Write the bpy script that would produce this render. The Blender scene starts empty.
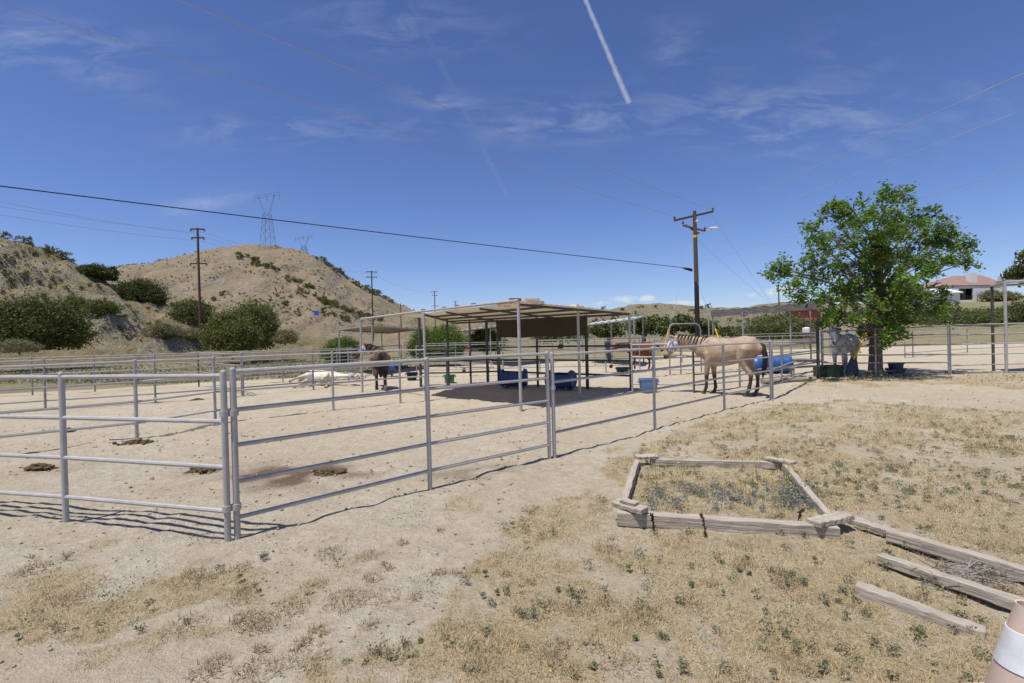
import bpy, math, random
import numpy as np
from mathutils import Vector, Matrix
random.seed(7)
RNG = np.random.default_rng(11)
sc = bpy.context.scene
COL = sc.collection
PI = math.pi
W, H, F = 1024, 683, 484.0
CAMZ, PITCH, ROLL = 1.63, 0.0062, 0.026

# ------------------------------------------------------------------ camera
_f = Vector((0, math.cos(PITCH), -math.sin(PITCH)))
_r0 = Vector((1, 0, 0)); _u0 = _r0.cross(_f)
_r = _r0 * math.cos(ROLL) - _u0 * math.sin(ROLL)
_u = _u0 * math.cos(ROLL) + _r0 * math.sin(ROLL)
CAM = Vector((0, 0, CAMZ))
def ray(px, py):
    return _f + _r * ((px - W/2) / F) - _u * ((py - H/2) / F)
def G(px, py, z=0.0):                 # point of the photo on the level ground
    d = ray(px, py); t = (z - CAMZ) / d.z
    return CAM + d * t
def P(px, py, Y):                     # point of the photo at a known depth
    d = ray(px, py); return CAM + d * (Y / d.y)
def zat(px, py, g):                   # height over ground point g whose image is at row py
    return P(px, py, g.y).z

cd = bpy.data.cameras.new("camera"); cam = bpy.data.objects.new("camera", cd); COL.objects.link(cam)
cd.sensor_width = 36; cd.lens = F * 36 / W; cd.clip_start = 0.05; cd.clip_end = 6000
M = Matrix((_r, _u, -_f)).transposed().to_4x4(); M.translation = CAM
cam.matrix_world = M; sc.camera = cam

# ------------------------------------------------------------------ noise
def _hash(ix, iy, s):
    n = (ix.astype(np.int64) * 374761393 + iy.astype(np.int64) * 668265263 + s * 974634777) & 0x7fffffff
    n = ((n ^ (n >> 13)) * 1274126177) & 0x7fffffff
    n = n ^ (n >> 16)
    return (n & 0xffff) / 65535.0
def vnoise(x, y, s=0):
    x = np.asarray(x, float); y = np.asarray(y, float)
    ix = np.floor(x); iy = np.floor(y); fx = x - ix; fy = y - iy
    fx = fx*fx*(3-2*fx); fy = fy*fy*(3-2*fy)
    a = _hash(ix, iy, s); b = _hash(ix+1, iy, s); c = _hash(ix, iy+1, s); d = _hash(ix+1, iy+1, s)
    return (a*(1-fx)+b*fx)*(1-fy) + (c*(1-fx)+d*fx)*fy
def fbm(x, y, s=0, o=4):
    v = 0; a = .5; t = 0
    for i in range(o):
        v = v + a*vnoise(np.asarray(x)*2**i + 17.3*i, np.asarray(y)*2**i - 9.1*i, s+i); t += a; a *= .5
    return v / t
def inpoly(x, y, poly):
    ins = np.zeros(np.shape(x), bool); n = len(poly)
    for i in range(n):
        x1, y1 = poly[i]; x2, y2 = poly[(i+1) % n]
        if y1 == y2: continue
        c = ((y1 > y) != (y2 > y)) & (x < (x2-x1)*(y-y1)/(y2-y1)+x1)
        ins ^= c
    return ins

# ------------------------------------------------------------------ materials
def nodes(name):
    m = bpy.data.materials.new(name); m.use_nodes = True
    nt = m.node_tree; b = nt.nodes['Principled BSDF']; return m, nt, b
def N(nt, t, **kw):
    n = nt.nodes.new(t)
    for k, v in kw.items():
        if k in n.inputs.keys() if isinstance(k, str) else False: n.inputs[k].default_value = v
        else: setattr(n, k, v)
    return n
def L(nt, a, b): nt.links.new(a, b)
def ramp(nt, fac, stops):
    r = nt.nodes.new('ShaderNodeValToRGB'); e = r.color_ramp.elements
    while len(e) < len(stops): e.new(.5)
    for i, (p, c) in enumerate(stops):
        e[i].position = p; e[i].color = (*c, 1)
    L(nt, fac, r.inputs[0]); return r.outputs[0]
def noise(nt, vec, scale, detail=4, rough=.55):
    n = nt.nodes.new('ShaderNodeTexNoise'); n.inputs['Scale'].default_value = scale
    n.inputs['Detail'].default_value = detail; n.inputs['Roughness'].default_value = rough
    if vec is not None: L(nt, vec, n.inputs['Vector'])
    return n.outputs[0]
def mixc(nt, fac, a, b, mode='MIX'):
    m = nt.nodes.new('ShaderNodeMix'); m.data_type = 'RGBA'; m.blend_type = mode
    for s, v in ((m.inputs[0], fac), (m.inputs[6], a), (m.inputs[7], b)):
        if isinstance(v, (int, float)): s.default_value = v
        elif isinstance(v, tuple): s.default_value = (*v, 1)
        else: L(nt, v, s)
    return m.outputs[2]
def math_(nt, op, a, b=None, c=None, clamp=False):
    m = nt.nodes.new('ShaderNodeMath'); m.operation = op; m.use_clamp = clamp
    for i, v in enumerate((a, b, c)):
        if v is None: continue
        if isinstance(v, (int, float)): m.inputs[i].default_value = v
        else: L(nt, v, m.inputs[i])
    return m.outputs[0]
def bump(nt, b, h, strength, dist=.02):
    n = nt.nodes.new('ShaderNodeBump'); n.inputs['Strength'].default_value = strength
    n.inputs['Distance'].default_value = dist
    L(nt, h, n.inputs['Height']); L(nt, n.outputs[0], b.inputs['Normal'])
def mat(name, c1, c2=None, scale=6, rough=.8, metal=0, bmp=0, stretch=None, spec=.3, bd=.01):
    m, nt, b = nodes(name)
    b.inputs['Roughness'].default_value = rough; b.inputs['Metallic'].default_value = metal
    b.inputs['Specular IOR Level'].default_value = spec
    if c2 is None: c2 = tuple(x*.75 for x in c1)
    tc = nt.nodes.new('ShaderNodeTexCoord'); vec = tc.outputs['Object']
    if stretch:
        mp = nt.nodes.new('ShaderNodeMapping'); mp.inputs['Scale'].default_value = stretch
        L(nt, vec, mp.inputs[0]); vec = mp.outputs[0]
    n = noise(nt, vec, scale, 6, .65)
    L(nt, ramp(nt, n, [(.3, c2), (.68, c1)]), b.inputs['Base Color'])
    if bmp: bump(nt, b, n, bmp, bd)
    return m
def leafmat(name, c1, c2, trans=.3, rough=.6):
    m, nt, b = nodes(name)
    g = nt.nodes.new('ShaderNodeNewGeometry')
    tc = nt.nodes.new('ShaderNodeTexCoord')
    n = noise(nt, tc.outputs['Object'], 1.3, 3)
    k = math_(nt, 'ADD', math_(nt, 'MULTIPLY', g.outputs['Random Per Island'], .6), math_(nt, 'MULTIPLY', n, .5))
    c = ramp(nt, k, [(.2, c2), (.85, c1)])
    L(nt, c, b.inputs['Base Color']); b.inputs['Roughness'].default_value = rough
    b.inputs['Specular IOR Level'].default_value = .25
    t = nt.nodes.new('ShaderNodeBsdfTranslucent'); L(nt, c, t.inputs[0])
    mx = nt.nodes.new('ShaderNodeMixShader'); mx.inputs[0].default_value = trans
    L(nt, b.outputs[0], mx.inputs[1]); L(nt, t.outputs[0], mx.inputs[2])
    L(nt, mx.outputs[0], nt.nodes['Material Output'].inputs[0])
    return m

def galvanised(name, c1, c2, rust):
    m, nt, b = nodes(name)
    tc = nt.nodes.new('ShaderNodeTexCoord')
    n1 = noise(nt, tc.outputs['Object'], 9, 5, .7); n2 = noise(nt, tc.outputs['Object'], 45, 3)
    c = ramp(nt, n1, [(.3, c2), (.7, c1)])
    c = mixc(nt, math_(nt, 'MULTIPLY', n2, .3), c, (.5, .485, .46))
    n3 = noise(nt, tc.outputs['Object'], 3.1, 8, .75)
    r = math_(nt, 'MULTIPLY', math_(nt, 'SUBTRACT', n3, 1-rust), 9, clamp=True)
    c = mixc(nt, r, c, (.17, .1, .06))
    L(nt, c, b.inputs['Base Color']); b.inputs['Metallic'].default_value = .22
    b.inputs['Roughness'].default_value = .55
    bump(nt, b, n2, .12, .004)
    return m
MT = {}
MT['pipe'] = galvanised('galvanised_pipe', (.46, .445, .415), (.33, .32, .30), .37)
MT['pipe_old'] = galvanised('old_grey_pipe', (.31, .30, .28), (.20, .195, .18), .42)
MT['pipe_dark'] = mat('dark_and_shaded_steel', (.1, .095, .09), (.055, .05, .045), 12, .65, .2)
MT['wood_grey'] = mat('weathered_wood', (.40, .345, .275), (.22, .18, .14), 5, .9, 0, .6, (1, 1, 7))
def timber_mat():
    m, nt, b = nodes('weathered_timber'); tc = nt.nodes.new('ShaderNodeTexCoord')
    mp = nt.nodes.new('ShaderNodeMapping'); mp.inputs['Scale'].default_value = (1.2, 14, 14); L(nt, tc.outputs['Object'], mp.inputs[0])
    g1 = noise(nt, mp.outputs[0], 3, 8, .7); g2 = noise(nt, tc.outputs['Object'], 3, 4, .6)
    mp2 = nt.nodes.new('ShaderNodeMapping'); mp2.inputs['Scale'].default_value = (.5, 26, 26); L(nt, tc.outputs['Object'], mp2.inputs[0])
    g3 = noise(nt, mp2.outputs[0], 2.2, 3, .6)
    c = ramp(nt, g1, [(.28, (.20, .155, .11)), (.45, (.38, .325, .255)), (.7, (.50, .445, .365))])
    c = mixc(nt, ramp(nt, g2, [(.45, (0,)*3), (.7, (.5,)*3)]), c, (.36, .30, .235))
    c = mixc(nt, ramp(nt, g3, [(.28, (.9,)*3), (.36, (0,)*3)]), c, (.09, .07, .05))
    L(nt, c, b.inputs['Base Color']); b.inputs['Roughness'].default_value = .9; b.inputs['Specular IOR Level'].default_value = .15
    bump(nt, b, math_(nt, 'ADD', g1, g3), .8, .012); return m
MT['timber'] = timber_mat()
MT['wood_fascia'] = mat('grey_fascia_board', (.20, .19, .175), (.06, .056, .05), 3.2, .9, 0, .5, (1.2, 1.2, 9))
MT['wood_end'] = mat('split_wood', (.22, .17, .125), (.10, .075, .055), 14, .9, 0, .5)
MT['pole_brown'] = mat('creosote_pole', (.135, .085, .055), (.075, .047, .032), 6, .85, 0, .3, (6, 6, .5))
MT['pole_black'] = mat('tarred_pole', (.03, .027, .025), (.015, .014, .013), 6, .7)
MT['tin'] = mat('sun_bleached_tin', (.42, .36, .27), (.30, .25, .18), 2.2, .7, .05, .1)
MT['roof_sheet'] = mat('bleached_roof_sheet', (.54, .46, .34), (.42, .345, .24), 2.2, .75, .0, .1)
_m = MT['roof_sheet']; _nt = _m.node_tree; _b = _nt.nodes['Principled BSDF']
_t = _nt.nodes.new('ShaderNodeBsdfTranslucent'); _t.inputs[0].default_value = (.62, .5, .34, 1); _x = _nt.nodes.new('ShaderNodeMixShader'); _x.inputs[0].default_value = .2
L(_nt, _b.outputs[0], _x.inputs[1]); L(_nt, _t.outputs[0], _x.inputs[2]); L(_nt, _x.outputs[0], _nt.nodes['Material Output'].inputs[0])
MT['tin_light'] = mat('pale_corrugated_tin', (.50, .51, .52), (.36, .37, .38), 3, .6, .1)
MT['screen'] = mat('shade_cloth', (.066, .063, .047), (.04, .038, .028), 9, .95, 0, .3, (1, 1, 5))
MT['blue'] = mat('blue_plastic', (.035, .11, .34), (.022, .075, .25), 5, .42, 0, 0, None, .5)
MT['navy'] = mat('navy_plastic', (.02, .065, .2), (.013, .04, .13), 5, .45, 0, 0, None, .5)
MT['tub_blue'] = mat('faded_blue_tub', (.17, .27, .45), (.12, .2, .36), 7, .55)
MT['green'] = mat('green_plastic', (.06, .24, .09), (.04, .17, .06), 5, .5)
MT['darkgreen'] = mat('dark_green_tub', (.035, .06, .045), (.02, .04, .03), 5, .6)
MT['black'] = mat('black_rubber', (.022, .022, .024), (.012, .012, .013), 8, .7)
MT['slate'] = mat('slate_plastic', (.055, .075, .11), (.035, .05, .075), 6, .6)
MT['yellow'] = mat('yellow_paint', (.75, .46, .04), (.6, .35, .03), 6, .5)
MT['white'] = mat('white_paint', (.78, .77, .74), (.66, .65, .62), 4, .6)
MT['red'] = mat('red_barn', (.46, .11, .09), (.34, .075, .06), 4, .8)
MT['brick'] = mat('red_brick', (.35, .12, .08), (.24, .08, .05), 14, .9)
MT['sack'] = mat('tan_sacking', (.55, .46, .33), (.42, .34, .23), 8, .9, 0, .4)
MT['tile'] = mat('red_tile', (.31, .20, .165), (.225, .135, .11), 1.5, .85, 0, .4)
MT['glassdark'] = mat('dark_window', (.03, .035, .04), (.02, .022, .025), 3, .15, 0, 0, None, .6)
MT['flower_stem'] = leafmat('thin_green_stem', (.25, .26, .14), (.16, .17, .09), .2, .7)
MT['cable'] = mat('black_cable', (.02, .02, .022), None, 5, .6)
MT['wire'] = mat('grey_wire', (.42, .42, .43), None, 5, .6, .2)
MT['steel_lattice'] = mat('lattice_steel', (.17, .175, .185), (.12, .125, .13), 2, .6, .2)
MT['insulator'] = mat('brown_insulator', (.12, .09, .08), None, 5, .3)
MT['porcelain'] = mat('white_insulator', (.7, .7, .7), None, 5, .3)
MT['cone'] = mat('faded_cone_plastic', (.60, .47, .38), (.48, .36, .28), 5, .6)
MT['collar'] = mat('white_collar', (.74, .74, .74), (.52, .51, .49), 9, .45)
MT['dung'] = mat('manure', (.13, .09, .045), (.06, .04, .02), 20, .95, 0, .6)
MT['rust'] = mat('dried_stalk', (.10, .05, .035), (.05, .026, .02), 15, .9)
MT['sign_blue'] = mat('blue_sign', (.03, .13, .55), (.025, .11, .5), 5, .5)
MT['hair_black'] = mat('black_hair', (.02, .017, .015), (.01, .009, .008), 25, .6, 0, .3, (6, 6, 1))
MT['hair_cream'] = mat('cream_hair', (.6, .53, .42), (.45, .38, .28), 25, .6, 0, .3, (6, 6, 1))
MT['hair_grey'] = mat('grey_hair', (.3, .29, .28), (.2, .19, .18), 25, .6, 0, .3, (6, 6, 1))
MT['hoof'] = mat('hoof_horn', (.10, .08, .065), (.06, .05, .04), 15, .6)
MT['hoof_pale'] = mat('pale_hoof_horn', (.42, .36, .29), (.3, .25, .2), 15, .6)
MT['eye'] = mat('dark_eye', (.01, .008, .007), None, 5, .15)
MT['concrete'] = mat('pale_concrete', (.36, .33, .29), (.3, .27, .24), 3, .9)
MT['tent'] = mat('pale_canvas', (.42, .37, .28), (.34, .29, .21), 2, .85)
MT['straw'] = leafmat('straw_blades', (.64, .505, .29), (.37, .275, .145), .3, .85)
MT['weed'] = leafmat('greygreen_weed', (.27, .28, .155), (.14, .15, .08), .25, .75)
MT['weed_blue'] = leafmat('bluegrey_weed', (.29, .295, .26), (.16, .17, .14), .2, .7)
MT['flower'] = leafmat('yellow_petals', (.75, .55, .03), (.6, .42, .02), .3, .7)
MT['straw_far'] = leafmat('olive_straw_blades', (.38, .33, .20), (.17, .16, .085), .2, .85)
MT['clod'] = mat('dirt_clod', (.42, .34, .235), (.24, .19, .13), 3, .95)
MT['tuft'] = leafmat('brown_tuft_blades', (.46, .37, .23), (.24, .185, .11), .2, .85)
MT['oldstem'] = leafmat('dead_stems', (.36, .32, .27), (.20, .17, .14), .15, .8)
MT['bark'] = mat('grey_bark', (.20, .16, .12), (.085, .066, .05), 9, .95, 0, .9, (2.5, 2.5, .6), .3, .04)
MT['leaf_main'] = leafmat('fresh_leaf', (0.195, 0.305, 0.039), (0.058, 0.117, 0.018), .42, .5)
MT['leaf_dark'] = leafmat('dark_scrub_leaf', (0.127, 0.141, 0.037), (0.053, 0.065, 0.020), .2, .7)
MT['leaf_mid'] = leafmat('olive_scrub_leaf', (0.189, 0.199, 0.048), (0.079, 0.093, 0.025), .25, .7)
MT['leaf_bright'] = leafmat('bright_shrub_leaf', (.17, .23, .045), (.07, .115, .022), .3, .65)
MT['leaf_oak'] = leafmat('oak_leaf', (0.165, 0.187, 0.060), (0.070, 0.090, 0.031), .2, .7)
MT['leaf_sage'] = leafmat('grey_sage_leaf', (0.269, 0.246, 0.121), (0.142, 0.136, 0.065), .2, .8)
MT['leaf_field'] = leafmat('field_weed_leaf', (.28, .25, .125), (.13, .135, .065), .25, .8)

# ------------------------------------------------------------------ mesh builder
ORG = {}
def origin(o): return ORG.get(o.name, Vector((0, 0, 0))) if o is not None else Vector((0, 0, 0))
class MB:
    def __init__(s): s.v = []; s.f = []
    def add(s, v, f):
        n = len(s.v); s.v += [tuple(p) for p in v]; s.f += [tuple(i+n for i in q) for q in f]
    def chain(s, pts, rad, seg=8, cap=True, ell=None):
        pts = [Vector(p) for p in pts]; n = len(pts)
        if not hasattr(rad, '__len__'): rad = [rad]*n
        base = len(s.v); ref = None
        for i, p in enumerate(pts):
            d = (pts[min(i+1, n-1)] - pts[max(i-1, 0)]).normalized()
            if ref is None:
                ref = Vector((0, 0, 1)) if abs(d.z) < .9 else Vector((0, 1, 0))
            a = d.cross(ref)
            if a.length < 1e-4: a = d.cross(Vector((1, .2, 0)))
            a.normalize(); b = a.cross(d).normalized(); ref = b
            r = rad[i]; ra, rb = r if hasattr(r, '__len__') else (r, r)
            for k in range(seg):
                t = 2*PI*k/seg
                s.v.append(tuple(p + a*(ra*math.cos(t)) + b*(rb*math.sin(t))))
        for i in range(n-1):
            for k in range(seg):
                k2 = (k+1) % seg
                s.f.append((base+i*seg+k, base+i*seg+k2, base+(i+1)*seg+k2, base+(i+1)*seg+k))
        if cap:
            s.f.append(tuple(base+k for k in reversed(range(seg))))
            s.f.append(tuple(base+(n-1)*seg+k for k in range(seg)))
        return s
    def tube(s, a, b, r, seg=8): return s.chain([a, b], r, seg)
    def box(s, c, d, m=None):
        c = Vector(c); x, y, z = d[0]/2, d[1]/2, d[2]/2
        vs = [Vector((i*x, j*y, k*z)) for k in (-1, 1) for j in (-1, 1) for i in (-1, 1)]
        if m is not None: vs = [m @ p for p in vs]
        s.add([c+p for p in vs], [(0, 2, 3, 1), (4, 5, 7, 6), (0, 1, 5, 4), (2, 6, 7, 3), (0, 4, 6, 2), (1, 3, 7, 5)])
        return s
    def beam(s, a, b, w, h, jit=0.0, n=1):     # rectangular timber from a to b, centred on the line
        a = Vector(a); b = Vector(b); d = (b-a).normalized()
        sd = d.cross(Vector((0, 0, 1))).normalized(); up = sd.cross(d).normalized()
        rows = []
        for i in range(n+1):
            p = a.lerp(b, i/n); q = []
            for i1, j1 in ((-1, -1), (1, -1), (1, 1), (-1, 1)):
                q.append(p + sd*(i1*w/2+random.uniform(-jit, jit)) + up*(j1*h/2+random.uniform(-jit, jit)))
            rows.append(q)
        base = len(s.v)
        for q in rows: s.v += [tuple(p) for p in q]
        for i in range(n):
            for k in range(4):
                k2 = (k+1) % 4
                s.f.append((base+i*4+k, base+i*4+k2, base+i*4+4+k2, base+i*4+4+k))
        s.f.append((base+3, base+2, base+1, base)); e = base+n*4; s.f.append((e, e+1, e+2, e+3))
        return s
    def ball(s, c, r, seg=10, rings=6, m=None):
        c = Vector(c); r = Vector(r) if hasattr(r, '__len__') else Vector((r, r, r))
        vs = [Vector((0, 0, r.z))]
        for i in range(1, rings):
            t = PI*i/rings
            for k in range(seg):
                a = 2*PI*k/seg
                vs.append(Vector((r.x*math.sin(t)*math.cos(a), r.y*math.sin(t)*math.sin(a), r.z*math.cos(t))))
        vs.append(Vector((0, 0, -r.z)))
        if m is not None: vs = [m @ p for p in vs]
        fs = [(0, 1+k, 1+(k+1) % seg) for k in range(seg)]
        for i in range(rings-2):
            for k in range(seg):
                k2 = (k+1) % seg; o = 1+i*seg
                fs.append((o+k, o+seg+k, o+seg+k2, o+k2))
        o = 1+(rings-2)*seg; e = len(vs)-1
        fs += [(o+(k+1) % seg, o+k, e) for k in range(seg)]
        s.add([c+p for p in vs], fs); return s
    def lathe(s, c, prof, seg=16, m=None, shift=None):   # prof: (radius, height)
        c = Vector(c); vs = []; n = len(prof)
        for r, z in prof:
            for k in range(seg):
                a = 2*PI*k/seg; vs.append(Vector((r*math.cos(a), r*math.sin(a), z)))
        if m is not None: vs = [m @ p for p in vs]
        fs = []
        for i in range(n-1):
            for k in range(seg):
                k2 = (k+1) % seg; fs.append((i*seg+k, i*seg+k2, (i+1)*seg+k2, (i+1)*seg+k))
        s.add([c+p for p in vs], fs); return s
    def build(s, name, m, parent=None, smooth=True):
        o0 = origin(parent)
        me = bpy.data.meshes.new(name)
        me.from_pydata([(x-o0.x, y-o0.y, z-o0.z) for x, y, z in s.v], [], s.f)
        me.materials.append(MT[m] if isinstance(m, str) else m)
        if smooth:
            me.polygons.foreach_set('use_smooth', [True]*len(me.polygons))
            try: me.set_sharp_from_angle(angle=math.radians(40))
            except Exception: pass
        o = bpy.data.objects.new(name, me); COL.objects.link(o)
        if parent is not None: o.parent = parent; ORG[o.name] = o0
        return o
def np_mesh(name, V, T, m, parent=None, attrs=None, smooth=False):
    V = np.asarray(V, np.float32); T = np.asarray(T, np.int32)
    me = bpy.data.meshes.new(name); k = T.shape[1]
    me.vertices.add(len(V)); o0 = origin(parent)
    me.vertices.foreach_set('co', (V - np.array(o0, np.float32)).ravel())
    me.loops.add(T.size); me.polygons.add(len(T))
    me.loops.foreach_set('vertex_index', T.ravel())
    me.polygons.foreach_set('loop_start', np.arange(0, T.size, k, dtype=np.int32))
    me.polygons.foreach_set('loop_total', np.full(len(T), k, np.int32))
    if smooth: me.polygons.foreach_set('use_smooth', np.ones(len(T), bool))
    me.update(calc_edges=True)
    for an, av in (attrs or {}).items():
        a = me.attributes.new(an, 'FLOAT', 'POINT'); a.data.foreach_set('value', av.astype(np.float32))
    me.materials.append(MT[m] if isinstance(m, str) else m)
    o = bpy.data.objects.new(name, me); COL.objects.link(o)
    if parent is not None: o.parent = parent; ORG[o.name] = o0
    return o
def tag(o, label=None, cat=None, group=None, kind=None):
    if label: o['label'] = label
    if cat: o['category'] = cat
    if group: o['group'] = group
    if kind: o['kind'] = kind
    return o
def thing(name, label, cat, loc, group=None):
    o = bpy.data.objects.new(name, None); COL.objects.link(o)
    o.location = loc; o.empty_display_size = .2; ORG[o.name] = Vector(loc)
    return tag(o, label, cat, group)
def copy_thing(o, loc, rz=0, scale=1, label=None):
    c = o.copy(); COL.objects.link(c); c.location = loc; c.rotation_euler = (0, 0, rz)
    c.scale = (scale,)*3 if not hasattr(scale, '__len__') else scale
    if label: c['label'] = label
    for ch in o.children:
        d = ch.copy(); COL.objects.link(d); d.parent = c
        for g in ch.children:
            e = g.copy(); COL.objects.link(e); e.parent = d
    return c

# ------------------------------------------------------------------ ground
def gpoly(pts): return [(G(a, b).x, G(a, b).y) for a, b in pts]
DRY = gpoly([(200, 800), (235, 690), (290, 668), (370, 640), (430, 600), (480, 560), (540, 520), (575, 490), (610, 470), (650, 442),
             (700, 421), (770, 405), (850, 400), (1000, 411), (1200, 425)]) + [(9, 5), (7, 1), (2.5, .8), (-.8, .8)]
LEFT = gpoly([(-120, 575), (-40, 562), (60, 563), (150, 578), (235, 570), (262, 585), (170, 606), (120, 632), (30, 625), (-60, 650), (-150, 640)])
LEFT2 = gpoly([(120, 640), (200, 628), (240, 640), (200, 660), (120, 655)])
STRIP = gpoly([(815, 377), (900, 377), (1000, 374), (1160, 372), (1250, 400), (1120, 392), (1024, 390), (950, 385), (880, 387), (800, 388)])
FIELD_L = [(-80, 13.6)] + [(G(a, b).x, G(a, b).y) for a, b in ((0, 394), (60, 391), (140, 386), (210, 382), (290, 378.5), (345, 374), (410, 368), (430, 362))] + [(-3, 40), (-3, 70), (-120, 70)]
OUT = gpoly([(-200, 565), (66, 532), (232, 548), (430, 495), (552, 464), (660, 434), (660, 620), (500, 690), (-300, 700)])
BED = gpoly([(650, 460), (784, 463), (828, 517), (625, 508)])
def dry_mask(x, y):
    wx = x + (fbm(x*1.3, y*1.3, 3)-.5)*1.1; wy = y + (fbm(x*1.3, y*1.3, 9)-.5)*1.1
    d = inpoly(wx, wy, DRY).astype(float)
    n = fbm(x*1.7+4, y*1.7, 21, 5)
    n2_ = fbm(x*6, y*6, 91, 3)
    core = np.clip((n*.6+n2_*.4-.38)*6.5, 0, 1)
    d = d * (.15+.85*core)
    l = (inpoly(wx, wy, LEFT) | inpoly(wx, wy, LEFT2)).astype(float) * np.clip((n-.40)*7, 0, 1)
    s = inpoly(wx, wy, STRIP).astype(float) * np.clip((n-.38)*7, .1, 1)
    # faint scattered tufts on the bare sand between the pens and the grass
    t = inpoly(x, y, OUT).astype(float) * np.clip((n-.66)*9, 0, .8)
    return np.clip(np.maximum(np.maximum(np.maximum(d, l), np.maximum(s, t)), inpoly(x, y, BED)*.85), 0, 1)
def field_mask(x, y):
    wx = x + (fbm(x*.5, y*.5, 5)-.5)*1.5; wy = y + (fbm(x*.5, y*.5, 6)-.5)*1.2
    f = inpoly(wx, wy, FIELD_L) | ((wy > 33) & (wx < 14)) | ((wy > 44) & (wx >= 14))
    return f.astype(float)
SP = [(G(300, 474), 1.0, .55), (G(60, 468), .5, .35), (G(205, 470), .5, .3), (G(470, 470), .9, .4)]
def stain_mask(x, y):
    s = np.zeros_like(x)
    for i, (g, rx, ry) in enumerate(SP):
        q = np.exp(-(((x-g.x)/rx)**2+((y-g.y)/ry)**2)*1.2) * (1 if i == 0 else .35)
        s = np.maximum(s, q*np.clip((fbm(x*3, y*3, 31)-.3)*3, 0, 1.3))
    return np.clip(s*1.5, 0, 1)
def ground_z(x, y):
    near = np.clip((42-y)/15, 0, 1)
    hoof = (fbm(x*5.5, y*5.5, 41, 3)-.5)*.07 + (fbm(x*1.4, y*1.4, 42, 3)-.5)*.10
    return hoof*.8*near - .012
xs = np.concatenate([-np.geomspace(1800, 9.2, 60), np.arange(-9, 13, .065), np.geomspace(13.2, 1800, 60)])
ys = np.concatenate([np.linspace(-60, 1.0, 20)[:-1], np.arange(1.0, 15, .06), np.geomspace(15.1, 48, 130), np.geomspace(50, 3200, 40)])
GX, GY = np.meshgrid(xs, ys); gx = GX.ravel(); gy = GY.ravel()
nx, ny = len(xs), len(ys)
ii = np.arange(nx*ny).reshape(ny, nx)
Q = np.stack([ii[:-1, :-1], ii[:-1, 1:], ii[1:, 1:], ii[1:, :-1]], -1).reshape(-1, 4)
dm = dry_mask(gx, gy); fm = field_mask(gx, gy); sm = stain_mask(gx, gy)
def ground_mat():
    m, nt, b = nodes('sandy_ground')
    g = nt.nodes.new('ShaderNodeNewGeometry'); pos = g.outputs['Position']
    def at(n):
        a = nt.nodes.new('ShaderNodeAttribute'); a.attribute_name = n; return a.outputs['Fac']
    n0 = noise(nt, pos, .35, 5); n1 = noise(nt, pos, 2.2, 6, .65); n2 = noise(nt, pos, 14, 6, .7); n3 = noise(nt, pos, 70, 3, .7)
    sand = ramp(nt, n1, [(.3, (.50, .425, .31)), (.7, (.61, .54, .415))])
    sand = mixc(nt, ramp(nt, n2, [(.35, (.6,)*3), (.6, (0,)*3)]), sand, (.37, .30, .205))  # darker hollows painted in, as the high sun barely shades the bumps
    sand = mixc(nt, ramp(nt, n0, [(.42, (0,)*3), (.62, (.55,)*3)]), sand, (.47, .375, .245))
    n4 = noise(nt, pos, 5.5, 5, .7)
    sand = mixc(nt, ramp(nt, n4, [(.36, (.4,)*3), (.5, (0,)*3)]), sand, (.385, .305, .205))  # coarser dark mottling, also standing in for shade in the trampled sand
    speck = ramp(nt, n3, [(.27, (1,)*3), (.33, (0,)*3)])
    sand = mixc(nt, math_(nt, 'MULTIPLY', speck, .5), sand, (.14, .10, .065))
    straw = ramp(nt, n2, [(.3, (.235, .178, .10)), (.5, (.415, .325, .19)), (.72, (.55, .45, .285))])
    straw = mixc(nt, ramp(nt, n1, [(.4, (0,)*3), (.65, (.7,)*3)]), straw, (.52, .44, .30))
    straw = mixc(nt, math_(nt, 'MULTIPLY', ramp(nt, n3, [(.36, (1,)*3), (.44, (0,)*3)]), .55), straw, (.12, .085, .05))
    fld = ramp(nt, n0, [(.32, (.30, .235, .14)), (.5, (.245, .21, .115)), (.66, (.35, .28, .175))])
    fld = mixc(nt, ramp(nt, n2, [(.4, (.5,)*3), (.6, (0,)*3)]), fld, (.12, .115, .05))
    dm_ = math_(nt, 'MULTIPLY', math_(nt, 'ADD', at('dry'), math_(nt, 'MULTIPLY', math_(nt, 'SUBTRACT', n2, .5), .5)), 1.1, clamp=True)
    dm_ = math_(nt, 'MULTIPLY', dm_, math_(nt, 'GREATER_THAN', at('dry'), .02))
    c = mixc(nt, dm_, sand, straw)
    c = mixc(nt, at('field'), c, fld)
    c = mixc(nt, math_(nt, 'MULTIPLY', at('stain'), .85), c, (.12, .065, .042))
    L(nt, c, b.inputs['Base Color']); b.inputs['Roughness'].default_value = .95; b.inputs['Specular IOR Level'].default_value = .1
    hh = math_(nt, 'ADD', math_(nt, 'MULTIPLY', n2, 1.0), math_(nt, 'MULTIPLY', n3, .35))
    bump(nt, b, hh, 1.0, .06)
    return m
gnd = np_mesh('ground', np.stack([gx, gy, ground_z(gx, gy)], 1), Q, ground_mat(), None, {'dry': dm, 'field': fm, 'stain': sm}, True)
tag(gnd, 'pale trampled sandy ground with patches of dry straw grass', 'ground', kind='structure')

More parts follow.
